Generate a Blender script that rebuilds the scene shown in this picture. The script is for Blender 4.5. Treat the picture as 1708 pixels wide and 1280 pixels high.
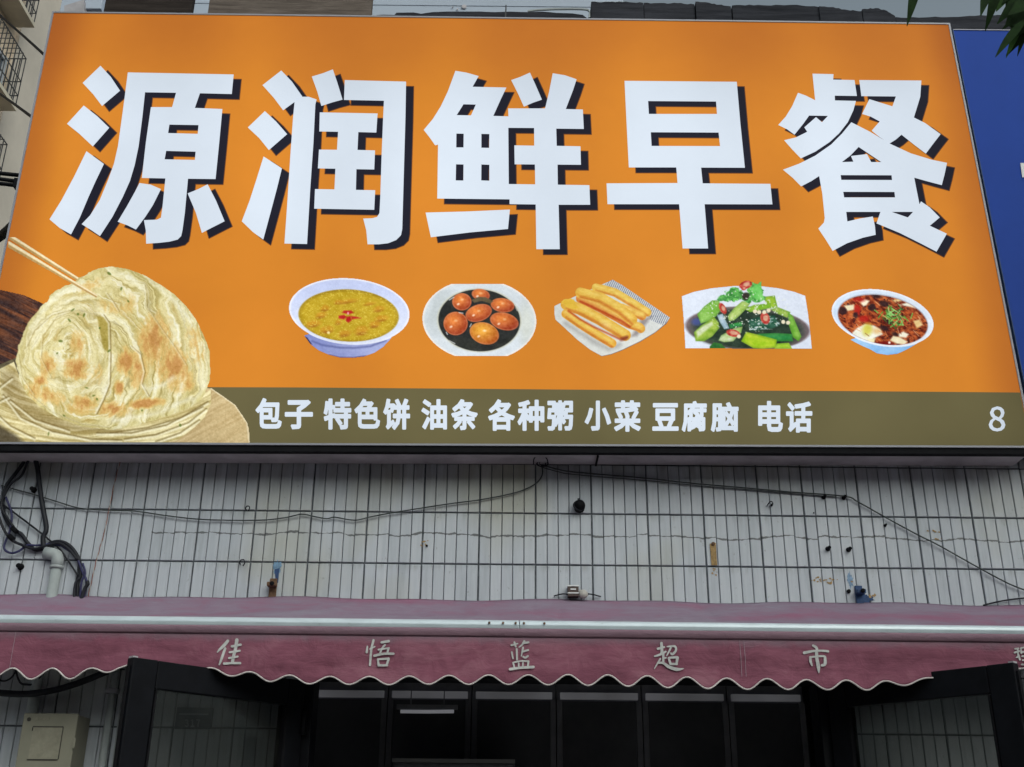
import bpy, bmesh, math, random
import numpy as np
from mathutils import Vector, Matrix
from mathutils.geometry import tessellate_polygon

random.seed(7)
SC = bpy.context.scene
for _o in list(bpy.data.objects):
    bpy.data.objects.remove(_o)

# ------------------------------------------------------------------ camera, world, sun, exposure
FPX, PITCH, ROLL, EYE = 1850.0, math.radians(22.85), 0.010, 1.6
c_, s_ = math.cos(PITCH), math.sin(PITCH)
FWD = Vector((0, c_, s_))
_R0, _U0 = Vector((1, 0, 0)), Vector((0, -s_, c_))
ER = _R0 * math.cos(ROLL) + _U0 * math.sin(ROLL)
EU = _U0 * math.cos(ROLL) - _R0 * math.sin(ROLL)
CAM = Vector((0, 0, EYE))
cam_d = bpy.data.cameras.new('camera')
cam_d.sensor_fit = 'HORIZONTAL'
cam_d.sensor_width = 36
cam_d.lens = 36 * FPX / 1708
cam_d.clip_start = 0.05
cam_d.clip_end = 500
cam = bpy.data.objects.new('camera', cam_d)
SC.collection.objects.link(cam)
_m = Matrix((ER, EU, -FWD)).transposed().to_4x4()
_m.translation = CAM
cam.matrix_world = _m
SC.camera = cam

SUN_EL = math.radians(37)
world = bpy.data.worlds.new('World')
SC.world = world
world.use_nodes = True
wn, wl = world.node_tree.nodes, world.node_tree.links
wn.clear()
w_out = wn.new('ShaderNodeOutputWorld')
w_bg = wn.new('ShaderNodeBackground')
w_hs = wn.new('ShaderNodeHueSaturation')
w_sky = wn.new('ShaderNodeTexSky')
w_sky.sky_type = 'NISHITA'
w_sky.sun_disc = False
w_sky.sun_elevation = SUN_EL
w_sky.sun_rotation = math.pi
w_sky.air_density = 1.0
w_sky.dust_density = 4.0
w_sky.ozone_density = 1.0
w_hs.inputs['Saturation'].default_value = 0.42
w_tint = wn.new('ShaderNodeMix'); w_tint.data_type = 'RGBA'; w_tint.blend_type = 'MULTIPLY'
w_tint.inputs[0].default_value = 1; w_tint.inputs[7].default_value = (0.97, 1.07, 1.02, 1)
w_bg.inputs['Strength'].default_value = 0.115
wl.new(w_sky.outputs[0], w_hs.inputs['Color'])
wl.new(w_hs.outputs[0], w_tint.inputs[6])
wl.new(w_tint.outputs[2], w_bg.inputs['Color'])
wl.new(w_bg.outputs[0], w_out.inputs['Surface'])

sun_d = bpy.data.lights.new('sun', 'SUN')
sun_d.energy = 0.85
sun_d.angle = math.radians(85)
sun_d.color = (1.0, 0.97, 0.93)
sun = bpy.data.objects.new('sun', sun_d)
SUN_AZ = math.radians(30)
sun.rotation_euler = (math.radians(90) - SUN_EL, 0, SUN_AZ)   # veiled sun, high behind the camera's right shoulder
w_sky.sun_rotation = math.pi - SUN_AZ
SC.collection.objects.link(sun)

SC.view_settings.view_transform = 'Standard'
SC.view_settings.look = 'None'
SC.view_settings.gamma = 1
SC.view_settings.use_curve_mapping = False
SC.view_settings.exposure = 0.0

# ------------------------------------------------------------------ helpers
COL = SC.collection
YW = 4.880      # tiled wall, face of the tiles
YS = 4.660      # face of the big sign
YV = 4.500      # valance of the awning


def at(px, py, Y):
    """point of the photograph -> point on the vertical plane y = Y"""
    d = FWD + ER * ((px - 854) / FPX) - EU * ((py - 640) / FPX)
    return CAM + d * (Y / d.y)


def srgb(r, g, b):
    f = lambda v: (v / 255 / 12.92) if v <= 10 else ((v / 255 + 0.055) / 1.055) ** 2.4
    return (f(r), f(g), f(b))


def link(o, parent=None):
    COL.objects.link(o)
    if parent is not None:
        o.parent = parent
        o.matrix_parent_inverse = Matrix.Translation(-parent.location)
    return o


def tag(o, label=None, cat=None, group=None, kind=None):
    if label: o['label'] = label
    if cat: o['category'] = cat
    if group: o['group'] = group
    if kind: o['kind'] = kind
    return o


def empty(name, loc, label=None, cat=None, group=None):
    o = bpy.data.objects.new(name, None)
    o.location = loc
    o.empty_display_size = 0.1
    COL.objects.link(o)
    return tag(o, label, cat, group)


class MB:
    """collects geometry, then links it as one mesh object"""
    def __init__(self):
        self.v, self.f = [], []

    def add(self, vs, fs):
        n = len(self.v)
        self.v += [tuple(p) for p in vs]
        self.f += [tuple(i + n for i in f) for f in fs]
        return self

    def box(self, x0, x1, y0, y1, z0, z1):
        vs = [(x, y, z) for z in (z0, z1) for y in (y0, y1) for x in (x0, x1)]
        return self.add(vs, [(0, 2, 3, 1), (4, 5, 7, 6), (0, 1, 5, 4), (2, 6, 7, 3), (0, 4, 6, 2), (1, 3, 7, 5)])

    def prism(self, pts, dvec):
        """polygon pts extruded along dvec"""
        n = len(pts)
        a = [Vector(p) for p in pts]
        b = [p + Vector(dvec) for p in a]
        fs = [tuple(range(n)), tuple(range(2 * n - 1, n - 1, -1))]
        fs += [(i, i + n, (i + 1) % n + n, (i + 1) % n) for i in range(n)]
        return self.add(a + b, fs)

    def bar(self, p, q, w, h, up=(0, 0, 1)):
        """square bar from p to q"""
        p, q = Vector(p), Vector(q)
        d = (q - p).normalized()
        s = d.cross(Vector(up))
        if s.length < 1e-4: s = d.cross(Vector((0, 1, 0)))
        s.normalize()
        u = s.cross(d)
        c = [s * (i * w / 2) + u * (j * h / 2) for i, j in ((-1, -1), (1, -1), (1, 1), (-1, 1))]
        return self.prism([p + k for k in c], q - p)

    def tube(self, pts, r, n=8, smooth=4):
        P = [Vector(p) for p in pts]
        rr = r if isinstance(r, (list, tuple)) else [r] * len(P)
        if smooth > 1 and len(P) > 2:
            Q, R = [], []
            for i in range(len(P) - 1):
                a, b, c, d = P[max(i - 1, 0)], P[i], P[i + 1], P[min(i + 2, len(P) - 1)]
                for k in range(smooth):
                    t = k / smooth
                    Q.append(0.5 * ((2 * b) + (c - a) * t + (2 * a - 5 * b + 4 * c - d) * t * t + (3 * b - a - 3 * c + d) * t ** 3))
                    R.append(rr[i] * (1 - t) + rr[i + 1] * t)
            Q.append(P[-1]); R.append(rr[-1])
            P, rr = Q, R
        vs, fs = [], []
        nrm = None
        for i, p in enumerate(P):
            d = (P[min(i + 1, len(P) - 1)] - P[max(i - 1, 0)]).normalized()
            if nrm is None:
                nrm = d.orthogonal().normalized()
            else:
                nrm = (nrm - d * nrm.dot(d))
                nrm = nrm.normalized() if nrm.length > 1e-6 else d.orthogonal().normalized()
            bn = d.cross(nrm)
            for k in range(n):
                t = 2 * math.pi * k / n
                vs.append(p + (nrm * math.cos(t) + bn * math.sin(t)) * rr[i])
        m = len(P)
        for i in range(m - 1):
            for k in range(n):
                fs.append((i * n + k, i * n + (k + 1) % n, (i + 1) * n + (k + 1) % n, (i + 1) * n + k))
        fs.append(tuple(range(n - 1, -1, -1)))
        fs.append(tuple(range((m - 1) * n, m * n)))
        return self.add(vs, fs)

    def lathe(self, o, axis, prof, n=14):
        """profile (radius, distance along axis) turned about axis from o"""
        o, ax = Vector(o), Vector(axis).normalized()
        u = ax.orthogonal().normalized()
        w = ax.cross(u)
        vs, fs = [], []
        for r, h in prof:
            for k in range(n):
                t = 2 * math.pi * k / n
                vs.append(o + ax * h + (u * math.cos(t) + w * math.sin(t)) * r)
        for i in range(len(prof) - 1):
            for k in range(n):
                fs.append((i * n + k, i * n + (k + 1) % n, (i + 1) * n + (k + 1) % n, (i + 1) * n + k))
        fs.append(tuple(range(n - 1, -1, -1)))
        fs.append(tuple(range((len(prof) - 1) * n, len(prof) * n)))
        return self.add(vs, fs)

    def poly(self, pts, holes=()):
        """flat polygon with holes, tessellated"""
        loops = [[Vector(p) for p in pts]] + [[Vector(p) for p in h] for h in holes]
        vs = [p for l in loops for p in l]
        return self.add(vs, [tuple(t) for t in tessellate_polygon(loops)])

    def grid(self, fn, nu, nv):
        vs = [fn(i / nu, j / nv) for j in range(nv + 1) for i in range(nu + 1)]
        fs = [(j * (nu + 1) + i, j * (nu + 1) + i + 1, (j + 1) * (nu + 1) + i + 1, (j + 1) * (nu + 1) + i) for j in range(nv) for i in range(nu)]
        return self.add(vs, fs)

    def mesh(self, name, mat, smooth=False, fix=True):
        me = bpy.data.meshes.new(name)
        me.from_pydata(self.v, [], self.f)
        if fix:
            bm = bmesh.new(); bm.from_mesh(me)
            bmesh.ops.recalc_face_normals(bm, faces=bm.faces)
            bm.to_mesh(me); bm.free()
        if smooth:
            me.polygons.foreach_set('use_smooth', [True] * len(me.polygons))
        me.materials.append(mat)
        me.update()
        return me

    def build(self, name, mat, parent=None, smooth=False, fix=True, bevel=0):
        o = bpy.data.objects.new(name, self.mesh(name, mat, smooth, fix))
        if bevel:
            b = o.modifiers.new('bevel', 'BEVEL')
            b.width = bevel; b.segments = 2; b.limit_method = 'ANGLE'
        return link(o, parent)


def facing(me):
    """flat sheet: turn the faces towards the street (-y)"""
    for p in me.polygons:
        if p.normal.y > 0: p.flip()


def sheet(name, mb, mat, parent=None):
    me = mb.mesh(name, mat, fix=False)
    facing(me)
    return link(bpy.data.objects.new(name, me), parent)


# ------------------------------------------------------------------ materials
def nt(name):
    m = bpy.data.materials.new(name)
    m.use_nodes = True
    n, l = m.node_tree.nodes, m.node_tree.links
    b = n['Principled BSDF']
    return m, n, l, b


def N(n, t, **kw):
    o = n.new(t)
    for k, v in kw.items():
        if k in o.inputs.keys(): o.inputs[k].default_value = v
        else: setattr(o, k, v)
    return o


def ramp(n, stops):
    r = n.new('ShaderNodeValToRGB')
    e = r.color_ramp.elements
    while len(e) < len(stops): e.new(0.5)
    for k, (p, c) in enumerate(stops):
        e[k].position = p
        e[k].color = (*c, 1) if len(c) == 3 else c
    return r


def math_(n, l, op, a, b=None, c=None):
    m = n.new('ShaderNodeMath'); m.operation = op
    for i, v in enumerate((a, b, c)):
        if v is None: continue
        if isinstance(v, (int, float)): m.inputs[i].default_value = v
        else: l.new(v, m.inputs[i])
    return m.outputs[0]


def mixc(n, l, fac, a, b, mode='MIX'):
    m = n.new('ShaderNodeMix'); m.data_type = 'RGBA'; m.blend_type = mode
    for s, v in ((m.inputs[0], fac), (m.inputs[6], a), (m.inputs[7], b)):
        if isinstance(v, (int, float)): s.default_value = v
        elif isinstance(v, (tuple, list)): s.default_value = (*v[:3], 1)
        else: l.new(v, s)
    return m.outputs[2]


def noise(n, l, scale=5, detail=4, rough=0.6, stretch=None, coord='pos', dist=0):
    t = N(n, 'ShaderNodeTexNoise')
    t.inputs['Scale'].default_value = scale
    t.inputs['Detail'].default_value = detail
    t.inputs['Roughness'].default_value = rough
    t.inputs['Distortion'].default_value = dist
    src = n.new('ShaderNodeNewGeometry').outputs['Position'] if coord == 'pos' else n.new('ShaderNodeTexCoord').outputs['Object']
    if stretch:
        mp = n.new('ShaderNodeMapping'); mp.inputs['Scale'].default_value = stretch
        l.new(src, mp.inputs['Vector']); src = mp.outputs[0]
    l.new(src, t.inputs['Vector'])
    return t.outputs[0]


def plain(name, col, rough=0.6, metal=0.0, var=0.25, scale=18, bump=0.0, coat=0, stretch=None, spec=0.25):
    """one paint with a little wear: colour and gloss wander with noise"""
    m, n, l, b = nt(name)
    f = noise(n, l, scale, 5, 0.65, stretch)
    d = tuple(c * (1 - var) for c in col); e = tuple(min(1, c * (1 + var)) for c in col)
    r = ramp(n, [(0.3, d), (0.7, e)])
    l.new(f, r.inputs[0]); l.new(r.outputs[0], b.inputs['Base Color'])
    rr = N(n, 'ShaderNodeMapRange'); rr.inputs[3].default_value = max(0.05, rough - 0.12); rr.inputs[4].default_value = min(1, rough + 0.12)
    l.new(f, rr.inputs[0]); l.new(rr.outputs[0], b.inputs['Roughness'])
    b.inputs['Metallic'].default_value = metal
    b.inputs['Specular IOR Level'].default_value = spec
    if bump:
        bp = N(n, 'ShaderNodeBump'); bp.inputs['Strength'].default_value = bump; bp.inputs['Distance'].default_value = 0.01
        l.new(f, bp.inputs['Height']); l.new(bp.outputs[0], b.inputs['Normal'])
    return m


LIT = 0.74      # how strongly the tubes inside the sign glow through its face
DIF = 0.10      # how much daylight the printed face throws back


def lit_mat(name, col=None, glow=LIT, attr=False, var=0.0, edge=None):
    """printed translucent face of the light box: lit from inside, also catches daylight"""
    m, n, l, b = nt(name)
    if attr:
        a = n.new('ShaderNodeVertexColor'); a.layer_name = 'ink'
        c = a.outputs[0]
    else:
        f = noise(n, l, 1.6, 3, 0.5)
        r = ramp(n, [(0.3, tuple(x * (1 - var) for x in col)), (0.7, tuple(x * (1 + var) for x in col))])
        l.new(f, r.inputs[0]); c = r.outputs[0]
    # unevenness of the tubes: weaker near the rim of the box, soft upright bands between the tubes
    pos = n.new('ShaderNodeNewGeometry').outputs['Position']
    sx = n.new('ShaderNodeSeparateXYZ'); l.new(pos, sx.inputs[0])
    dx = math_(n, l, 'SUBTRACT', 2.385, math_(n, l, 'ABSOLUTE', math_(n, l, 'ADD', sx.outputs[0], 0.05)))
    dt = math_(n, l, 'SUBTRACT', 5.66, sx.outputs[2])
    db = math_(n, l, 'SUBTRACT', sx.outputs[2], 3.15)
    def sm(v, w, lo):
        q = N(n, 'ShaderNodeMapRange', interpolation_type='SMOOTHSTEP')
        q.inputs[1].default_value = 0; q.inputs[2].default_value = w; q.inputs[3].default_value = lo; q.inputs[4].default_value = 1
        l.new(v, q.inputs[0]); return q.outputs[0]
    k = math_(n, l, 'MULTIPLY', sm(dx, 0.26, 0.72), math_(n, l, 'MULTIPLY', sm(dt, 0.75, 0.80), sm(db, 0.25, 0.82)))
    band = math_(n, l, 'MULTIPLY_ADD', math_(n, l, 'SINE', math_(n, l, 'MULTIPLY_ADD', noise(n, l, 0.8, 2, 0.5, (1, 1, 0.2)), 7.0, math_(n, l, 'MULTIPLY', sx.outputs[0], 6.6))), 0.045, 0.97)
    k = math_(n, l, 'MULTIPLY', k, math_(n, l, 'MULTIPLY_ADD', noise(n, l, 2.2, 4, 0.6), 0.16, 0.92))
    k = math_(n, l, 'MULTIPLY', k, band)
    if edge is not None:
        c = mixc(n, l, N_clamp(n, l, k), edge, c)
    k = math_(n, l, 'MULTIPLY', k, glow)
    l.new(mixc(n, l, 1.0, c, (DIF * 1.0,) * 3, 'MULTIPLY'), b.inputs['Base Color'])
    l.new(c, b.inputs['Emission Color']); l.new(k, b.inputs['Emission Strength'])
    b.inputs['Roughness'].default_value = 0.55
    b.inputs['Specular IOR Level'].default_value = 0.03
    return m


def N_clamp(n, l, k):
    q = N(n, 'ShaderNodeMapRange')
    q.inputs[1].default_value = 0.5; q.inputs[2].default_value = 0.95
    l.new(k, q.inputs[0])
    return q.outputs[0]


def wood_mat(name, a, b_, scale=3.0):
    m, n, l, b = nt(name)
    f = noise(n, l, scale, 8, 0.7, (1.2, 1.2, 14.0), dist=0.6)
    g = noise(n, l, 2.3, 4, 0.6)
    r = ramp(n, [(0.28, a), (0.55, b_), (0.75, tuple(x * 1.35 for x in b_))])
    l.new(f, r.inputs[0])
    c = mixc(n, l, math_(n, l, 'MULTIPLY', g, 0.7), r.outputs[0], tuple(x * 0.5 for x in a))
    l.new(c, b.inputs['Base Color']); b.inputs['Roughness'].default_value = 0.9
    b.inputs['Specular IOR Level'].default_value = 0.08
    bp = N(n, 'ShaderNodeBump'); bp.inputs['Strength'].default_value = 0.5; bp.inputs['Distance'].default_value = 0.01
    l.new(f, bp.inputs['Height']); l.new(bp.outputs[0], b.inputs['Normal'])
    return m


def tile_mat():
    m, n, l, b = nt('glazed_tile')
    pos = n.new('ShaderNodeNewGeometry').outputs['Position']
    sx = n.new('ShaderNodeSeparateXYZ'); l.new(pos, sx.inputs[0])
    X, Z = sx.outputs[0], sx.outputs[2]
    streak = noise(n, l, 4.0, 5, 0.6, (14, 1, 0.9))
    big = noise(n, l, 0.9, 3, 0.5)
    rnd = n.new('ShaderNodeObjectInfo').outputs['Random']
    base = ramp(n, [(0.22, (0.29, 0.315, 0.345)), (0.5, (0.44, 0.47, 0.525)), (0.8, (0.56, 0.585, 0.635))])
    blot = noise(n, l, 7.0, 5, 0.65, (1, 1, 0.6))
    mixv_ = math_(n, l, 'ADD', math_(n, l, 'MULTIPLY', streak, 0.50), math_(n, l, 'ADD', math_(n, l, 'MULTIPLY', big, 0.22), math_(n, l, 'ADD', math_(n, l, 'MULTIPLY', rnd, 0.14), math_(n, l, 'MULTIPLY', blot, 0.20))))
    l.new(mixv_, base.inputs[0])
    c = base.outputs[0]
    # soot washed down from under the sign
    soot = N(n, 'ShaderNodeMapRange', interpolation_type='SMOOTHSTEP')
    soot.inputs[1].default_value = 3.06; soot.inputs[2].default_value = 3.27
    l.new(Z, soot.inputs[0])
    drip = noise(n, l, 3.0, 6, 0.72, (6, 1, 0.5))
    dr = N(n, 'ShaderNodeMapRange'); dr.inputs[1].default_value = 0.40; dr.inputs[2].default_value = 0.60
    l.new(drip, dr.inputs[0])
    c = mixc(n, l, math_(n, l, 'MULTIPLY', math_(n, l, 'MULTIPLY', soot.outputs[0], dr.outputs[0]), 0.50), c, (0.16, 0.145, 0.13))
    # yellowed limescale patches
    yl = noise(n, l, 1.7, 3, 0.5, (1, 1, 0.8))
    ym = N(n, 'ShaderNodeMapRange'); ym.inputs[1].default_value = 0.52; ym.inputs[2].default_value = 0.70
    l.new(yl, ym.inputs[0])
    c = mixc(n, l, math_(n, l, 'MULTIPLY', ym.outputs[0], 0.6), c, (0.38, 0.37, 0.27))
    # grime washed out of the joints: under each thick joint and beside the thin ones
    fz = math_(n, l, 'FRACT', math_(n, l, 'MULTIPLY', math_(n, l, 'SUBTRACT', Z, 2.0672 - 0.2372 * 20), 1 / 0.2372))
    gz = N(n, 'ShaderNodeMapRange', interpolation_type='SMOOTHSTEP'); gz.inputs[1].default_value = 0.80; gz.inputs[2].default_value = 1.0
    l.new(fz, gz.inputs[0])
    gn = N(n, 'ShaderNodeMapRange'); gn.inputs[1].default_value = 0.48; gn.inputs[2].default_value = 0.72
    l.new(noise(n, l, 5.0, 5, 0.7, (6, 1, 0.7)), gn.inputs[0])
    c = mixc(n, l, math_(n, l, 'MULTIPLY', math_(n, l, 'MULTIPLY', gz.outputs[0], gn.outputs[0]), 0.55), c, (0.17, 0.165, 0.15))
    # specks of dirt
    sp = noise(n, l, 55, 3, 0.7, (1, 1, 0.6))
    sm = N(n, 'ShaderNodeMapRange'); sm.inputs[1].default_value = 0.66; sm.inputs[2].default_value = 0.75
    l.new(sp, sm.inputs[0])
    c = mixc(n, l, math_(n, l, 'MULTIPLY', sm.outputs[0], 0.45), c, (0.15, 0.14, 0.13))
    # a hairline crack that runs along the whole second course, shifted a little from tile to tile
    cn = noise(n, l, 1.1, 9, 0.62, (3, 1, 0.0))
    line = math_(n, l, 'ADD', 2.913, math_(n, l, 'MULTIPLY', math_(n, l, 'SUBTRACT', cn, 0.5), 0.075))
    line = math_(n, l, 'ADD', line, math_(n, l, 'MULTIPLY', math_(n, l, 'SUBTRACT', rnd, 0.5), 0.010))
    away = math_(n, l, 'ABSOLUTE', math_(n, l, 'SUBTRACT', Z, line))
    thick = noise(n, l, 9, 2, 0.5, (3, 1, 0.1))
    w = math_(n, l, 'MULTIPLY', math_(n, l, 'POWER', thick, 2.0), 0.013)
    hit = math_(n, l, 'LESS_THAN', away, w)
    right = math_(n, l, 'GREATER_THAN', X, -1.62)
    c = mixc(n, l, math_(n, l, 'MULTIPLY', math_(n, l, 'MULTIPLY', hit, right), 0.85), c, (0.07, 0.07, 0.075))
    l.new(c, b.inputs['Base Color'])
    rg = N(n, 'ShaderNodeMapRange'); rg.inputs[3].default_value = 0.28; rg.inputs[4].default_value = 0.62
    l.new(streak, rg.inputs[0]); l.new(rg.outputs[0], b.inputs['Roughness'])
    bp = N(n, 'ShaderNodeBump'); bp.inputs['Strength'].default_value = 0.12; bp.inputs['Distance'].default_value = 0.004
    l.new(streak, bp.inputs['Height']); l.new(bp.outputs[0], b.inputs['Normal'])
    return m


def cloth_mat(name, stops, scale=2.0, stretch=(1, 1, 1), dust=None):
    m, n, l, b = nt(name)
    f = noise(n, l, scale, 6, 0.62, stretch, dist=0.4)
    r = ramp(n, stops)
    f2 = noise(n, l, scale * 4.5, 4, 0.6, (stretch[0] * 1.6, 1, stretch[2] * 0.6), dist=0.8)
    l.new(math_(n, l, 'ADD', math_(n, l, 'MULTIPLY', f, 0.72), math_(n, l, 'MULTIPLY', f2, 0.28)), r.inputs[0])
    c = r.outputs[0]
    if dust:                                   # (height of the bar at x = 0, its tilt, colour)
        sx = n.new('ShaderNodeSeparateXYZ'); l.new(n.new('ShaderNodeNewGeometry').outputs['Position'], sx.inputs[0])
        d = math_(n, l, 'SUBTRACT', math_(n, l, 'MULTIPLY_ADD', sx.outputs[0], dust[1], dust[0]), sx.outputs[2])
        d = math_(n, l, 'ADD', d, math_(n, l, 'MULTIPLY', math_(n, l, 'SUBTRACT', f2, 0.5), 0.05))
        q = N(n, 'ShaderNodeMapRange', interpolation_type='SMOOTHSTEP')
        q.inputs[1].default_value = 0.085; q.inputs[2].default_value = 0.040; q.inputs[3].default_value = 0; q.inputs[4].default_value = 0.8
        l.new(d, q.inputs[0])
        c = mixc(n, l, q.outputs[0], c, dust[2])
    l.new(c, b.inputs['Base Color'])
    b.inputs['Roughness'].default_value = 0.8
    b.inputs['Specular IOR Level'].default_value = 0.15
    wv = noise(n, l, 220, 2, 0.5)
    g = noise(n, l, 5, 4, 0.6, (0.5, 1, 2.4))
    bp = N(n, 'ShaderNodeBump'); bp.inputs['Strength'].default_value = 0.6; bp.inputs['Distance'].default_value = 0.016
    l.new(math_(n, l, 'ADD', math_(n, l, 'ADD', g, math_(n, l, 'MULTIPLY', f2, 0.6)), math_(n, l, 'MULTIPLY', wv, 0.05)), bp.inputs['Height']); l.new(bp.outputs[0], b.inputs['Normal'])
    return m


def glass_mat():
    m, n, l, b = nt('door_glass')
    n.remove(b)
    tr = N(n, 'ShaderNodeBsdfTransparent'); tr.inputs[0].default_value = (0.54, 0.545, 0.53, 1)
    gl = N(n, 'ShaderNodeBsdfGlossy'); gl.inputs['Roughness'].default_value = 0.06; gl.inputs[0].default_value = (0.9, 0.95, 1, 1)
    df = N(n, 'ShaderNodeBsdfDiffuse'); df.inputs[0].default_value = (0.20, 0.20, 0.19, 1)
    fr = N(n, 'ShaderNodeFresnel'); fr.inputs[0].default_value = 1.25
    mx = n.new('ShaderNodeMixShader'); my = n.new('ShaderNodeMixShader')
    l.new(fr.outputs[0], mx.inputs[0]); l.new(tr.outputs[0], mx.inputs[1]); l.new(gl.outputs[0], mx.inputs[2])
    d = noise(n, l, 6, 6, 0.7)
    q = N(n, 'ShaderNodeMapRange'); q.inputs[1].default_value = 0.4; q.inputs[2].default_value = 0.85; q.inputs[3].default_value = 0.0; q.inputs[4].default_value = 0.09
    l.new(d, q.inputs[0]); l.new(q.outputs[0], my.inputs[0]); l.new(mx.outputs[0], my.inputs[1]); l.new(df.outputs[0], my.inputs[2])
    l.new(my.outputs[0], n['Material Output'].inputs[0])
    return m


M = {}
M['tile'] = tile_mat()
M['grout'] = plain('dark_grout', (0.12, 0.13, 0.145), 0.95, var=0.4, scale=30)
M['alu'] = plain('brushed_aluminium', (0.28, 0.28, 0.32), 0.5, 0.2, 0.08, 25, stretch=(1, 1, 1))
M['bar'] = plain('white_coated_bar', (0.56, 0.64, 0.70), 0.32, 0.15, 0.10, 9, stretch=(1, 4, 4))
M['black'] = plain('black_anodised_metal', (0.006, 0.0065, 0.009), 0.45, 0.0, 0.3, 12, spec=0.10)
M['rubber'] = plain('black_rubber', (0.008, 0.008, 0.010), 0.7, 0.0, 0.3, 20, spec=0.08)
M['case'] = plain('galvanised_sign_case', (0.40, 0.38, 0.41), 0.6, 0.1, 0.25, 6)
M['cable'] = plain('black_cable_sheath', (0.014, 0.015, 0.022), 0.5, 0, 0.3, 30)
M['bluecable'] = plain('blue_cable_sheath', (0.035, 0.035, 0.10), 0.5, 0, 0.3, 30)
M['wire'] = plain('grey_wire', (0.055, 0.065, 0.065), 0.6, 0, 0.3, 30)
M['pvc'] = plain('grey_white_pvc', (0.33, 0.36, 0.37), 0.4, 0, 0.12, 10)
M['fab_top'] = cloth_mat('faded_awning_top', [(0.36, (0.27, 0.12, 0.19)), (0.50, (0.24, 0.17, 0.235)), (0.68, (0.26, 0.235, 0.295))], 1.8, (0.6, 3, 3))

M['fab_hem'] = cloth_mat('dusty_awning_hem', [(0.3, (0.27, 0.17, 0.22)), (0.7, (0.34, 0.27, 0.31))], 3.0, (0.5, 1, 2))
M['trim'] = plain('pale_piping', (0.55, 0.50, 0.50), 0.7, 0, 0.15, 30)
M['letter'] = plain('grey_white_letter_paint', (0.50, 0.50, 0.50), 0.7, 0, 0.18, 60)
M['glass'] = glass_mat()
M['blue'] = plain('blue_sign_panel', (0.027, 0.072, 0.36), 0.7, 0, 0.10, 1.2, spec=0.08)
M['white'] = plain('white_paint', (0.70, 0.71, 0.72), 0.5, 0, 0.08, 10)
M['boardA'] = wood_mat('dark_weathered_wood', (0.018, 0.014, 0.013), (0.046, 0.037, 0.034))
M['boardB'] = wood_mat('brown_weathered_wood', (0.085, 0.068, 0.060), (0.20, 0.165, 0.145))
M['slab'] = wood_mat('black_roof_slab', (0.014, 0.015, 0.020), (0.048, 0.050, 0.062), 2.0)
M['siding'] = plain('pale_grey_siding', (0.36, 0.41, 0.50), 0.7, 0, 0.06, 2)
M['beige'] = plain('beige_render', (0.74, 0.60, 0.46), 0.85, 0, 0.10, 0.7)
M['beige2'] = plain('grey_render', (0.62, 0.555, 0.485), 0.85, 0, 0.10, 0.7)
M['slabu'] = plain('balcony_concrete', (0.60, 0.54, 0.44), 0.9, 0, 0.15, 1.5)
M['steel'] = plain('painted_steel_bars', (0.07, 0.07, 0.075), 0.5, 0.4, 0.3, 8)
M['coolglass'] = plain('dark_cooler_glass', (0.10, 0.10, 0.115), 0.35, 0, 0.3, 1.5)
M['window'] = plain('window_glass', (0.05, 0.07, 0.10), 0.12, 0, 0.4, 1.5, spec=0.8)
M['winframe'] = plain('window_frame_white', (0.48, 0.50, 0.54), 0.5, 0, 0.1, 4)
M['box'] = plain('cream_meter_box', (0.25, 0.24, 0.19), 0.5, 0, 0.12, 5)
M['sticker'] = plain('faded_sticker', (0.27, 0.255, 0.20), 0.6, 0, 0.15, 40)
M['ink'] = plain('dark_ink', (0.06, 0.055, 0.05), 0.7, 0, 0.2, 40)
M['plate'] = plain('navy_enamel', (0.012, 0.013, 0.035), 0.6, 0, 0.2, 12)
M['platetext'] = plain('plate_number_paint', (0.30, 0.31, 0.34), 0.5, 0, 0.15, 20)
M['rust'] = plain('rusty_iron', (0.16, 0.095, 0.06), 0.85, 0.2, 0.45, 60, bump=0.3)
M['ochre'] = plain('ochre_rust_stain', (0.36, 0.24, 0.11), 0.85, 0, 0.35, 60)
M['bluepaint'] = plain('chipped_blue_paint', (0.03, 0.065, 0.16), 0.55, 0, 0.4, 50)
M['porcelain'] = plain('grey_porcelain', (0.45, 0.43, 0.40), 0.35, 0, 0.15, 30)
M['brown'] = plain('brown_bakelite', (0.085, 0.06, 0.055), 0.5, 0, 0.3, 40)
M['red'] = plain('red_twine', (0.24, 0.07, 0.05), 0.8, 0, 0.2, 60)
M['twine'] = plain('pale_twine', (0.45, 0.42, 0.40), 0.8, 0, 0.2, 60)
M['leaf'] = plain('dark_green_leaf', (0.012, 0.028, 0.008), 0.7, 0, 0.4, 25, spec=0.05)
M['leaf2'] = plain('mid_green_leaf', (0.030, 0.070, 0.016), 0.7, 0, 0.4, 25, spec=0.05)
M['bark'] = plain('tree_bark', (0.09, 0.07, 0.055), 0.9, 0, 0.4, 30, bump=0.6)
M['inside'] = plain('dim_interior_paint', (0.34, 0.34, 0.35), 0.8, 0, 0.1, 2)
M['cooler'] = plain('dark_cooler_body', (0.22, 0.22, 0.25), 0.45, 0, 0.2, 6)
hdr_m, hn_, hl_, hb_ = nt('cooler_header_painted_glow')  # no lamp behind it: the glow stands in for daylight reflected off the headers
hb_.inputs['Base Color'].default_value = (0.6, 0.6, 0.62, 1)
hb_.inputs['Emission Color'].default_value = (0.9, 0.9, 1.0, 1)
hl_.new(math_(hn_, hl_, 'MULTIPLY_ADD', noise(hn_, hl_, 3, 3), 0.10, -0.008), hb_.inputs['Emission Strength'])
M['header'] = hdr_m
M['paving'] = plain('grey_paving', (0.30, 0.29, 0.275), 0.85, 0, 0.2, 6, bump=0.2)
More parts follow.
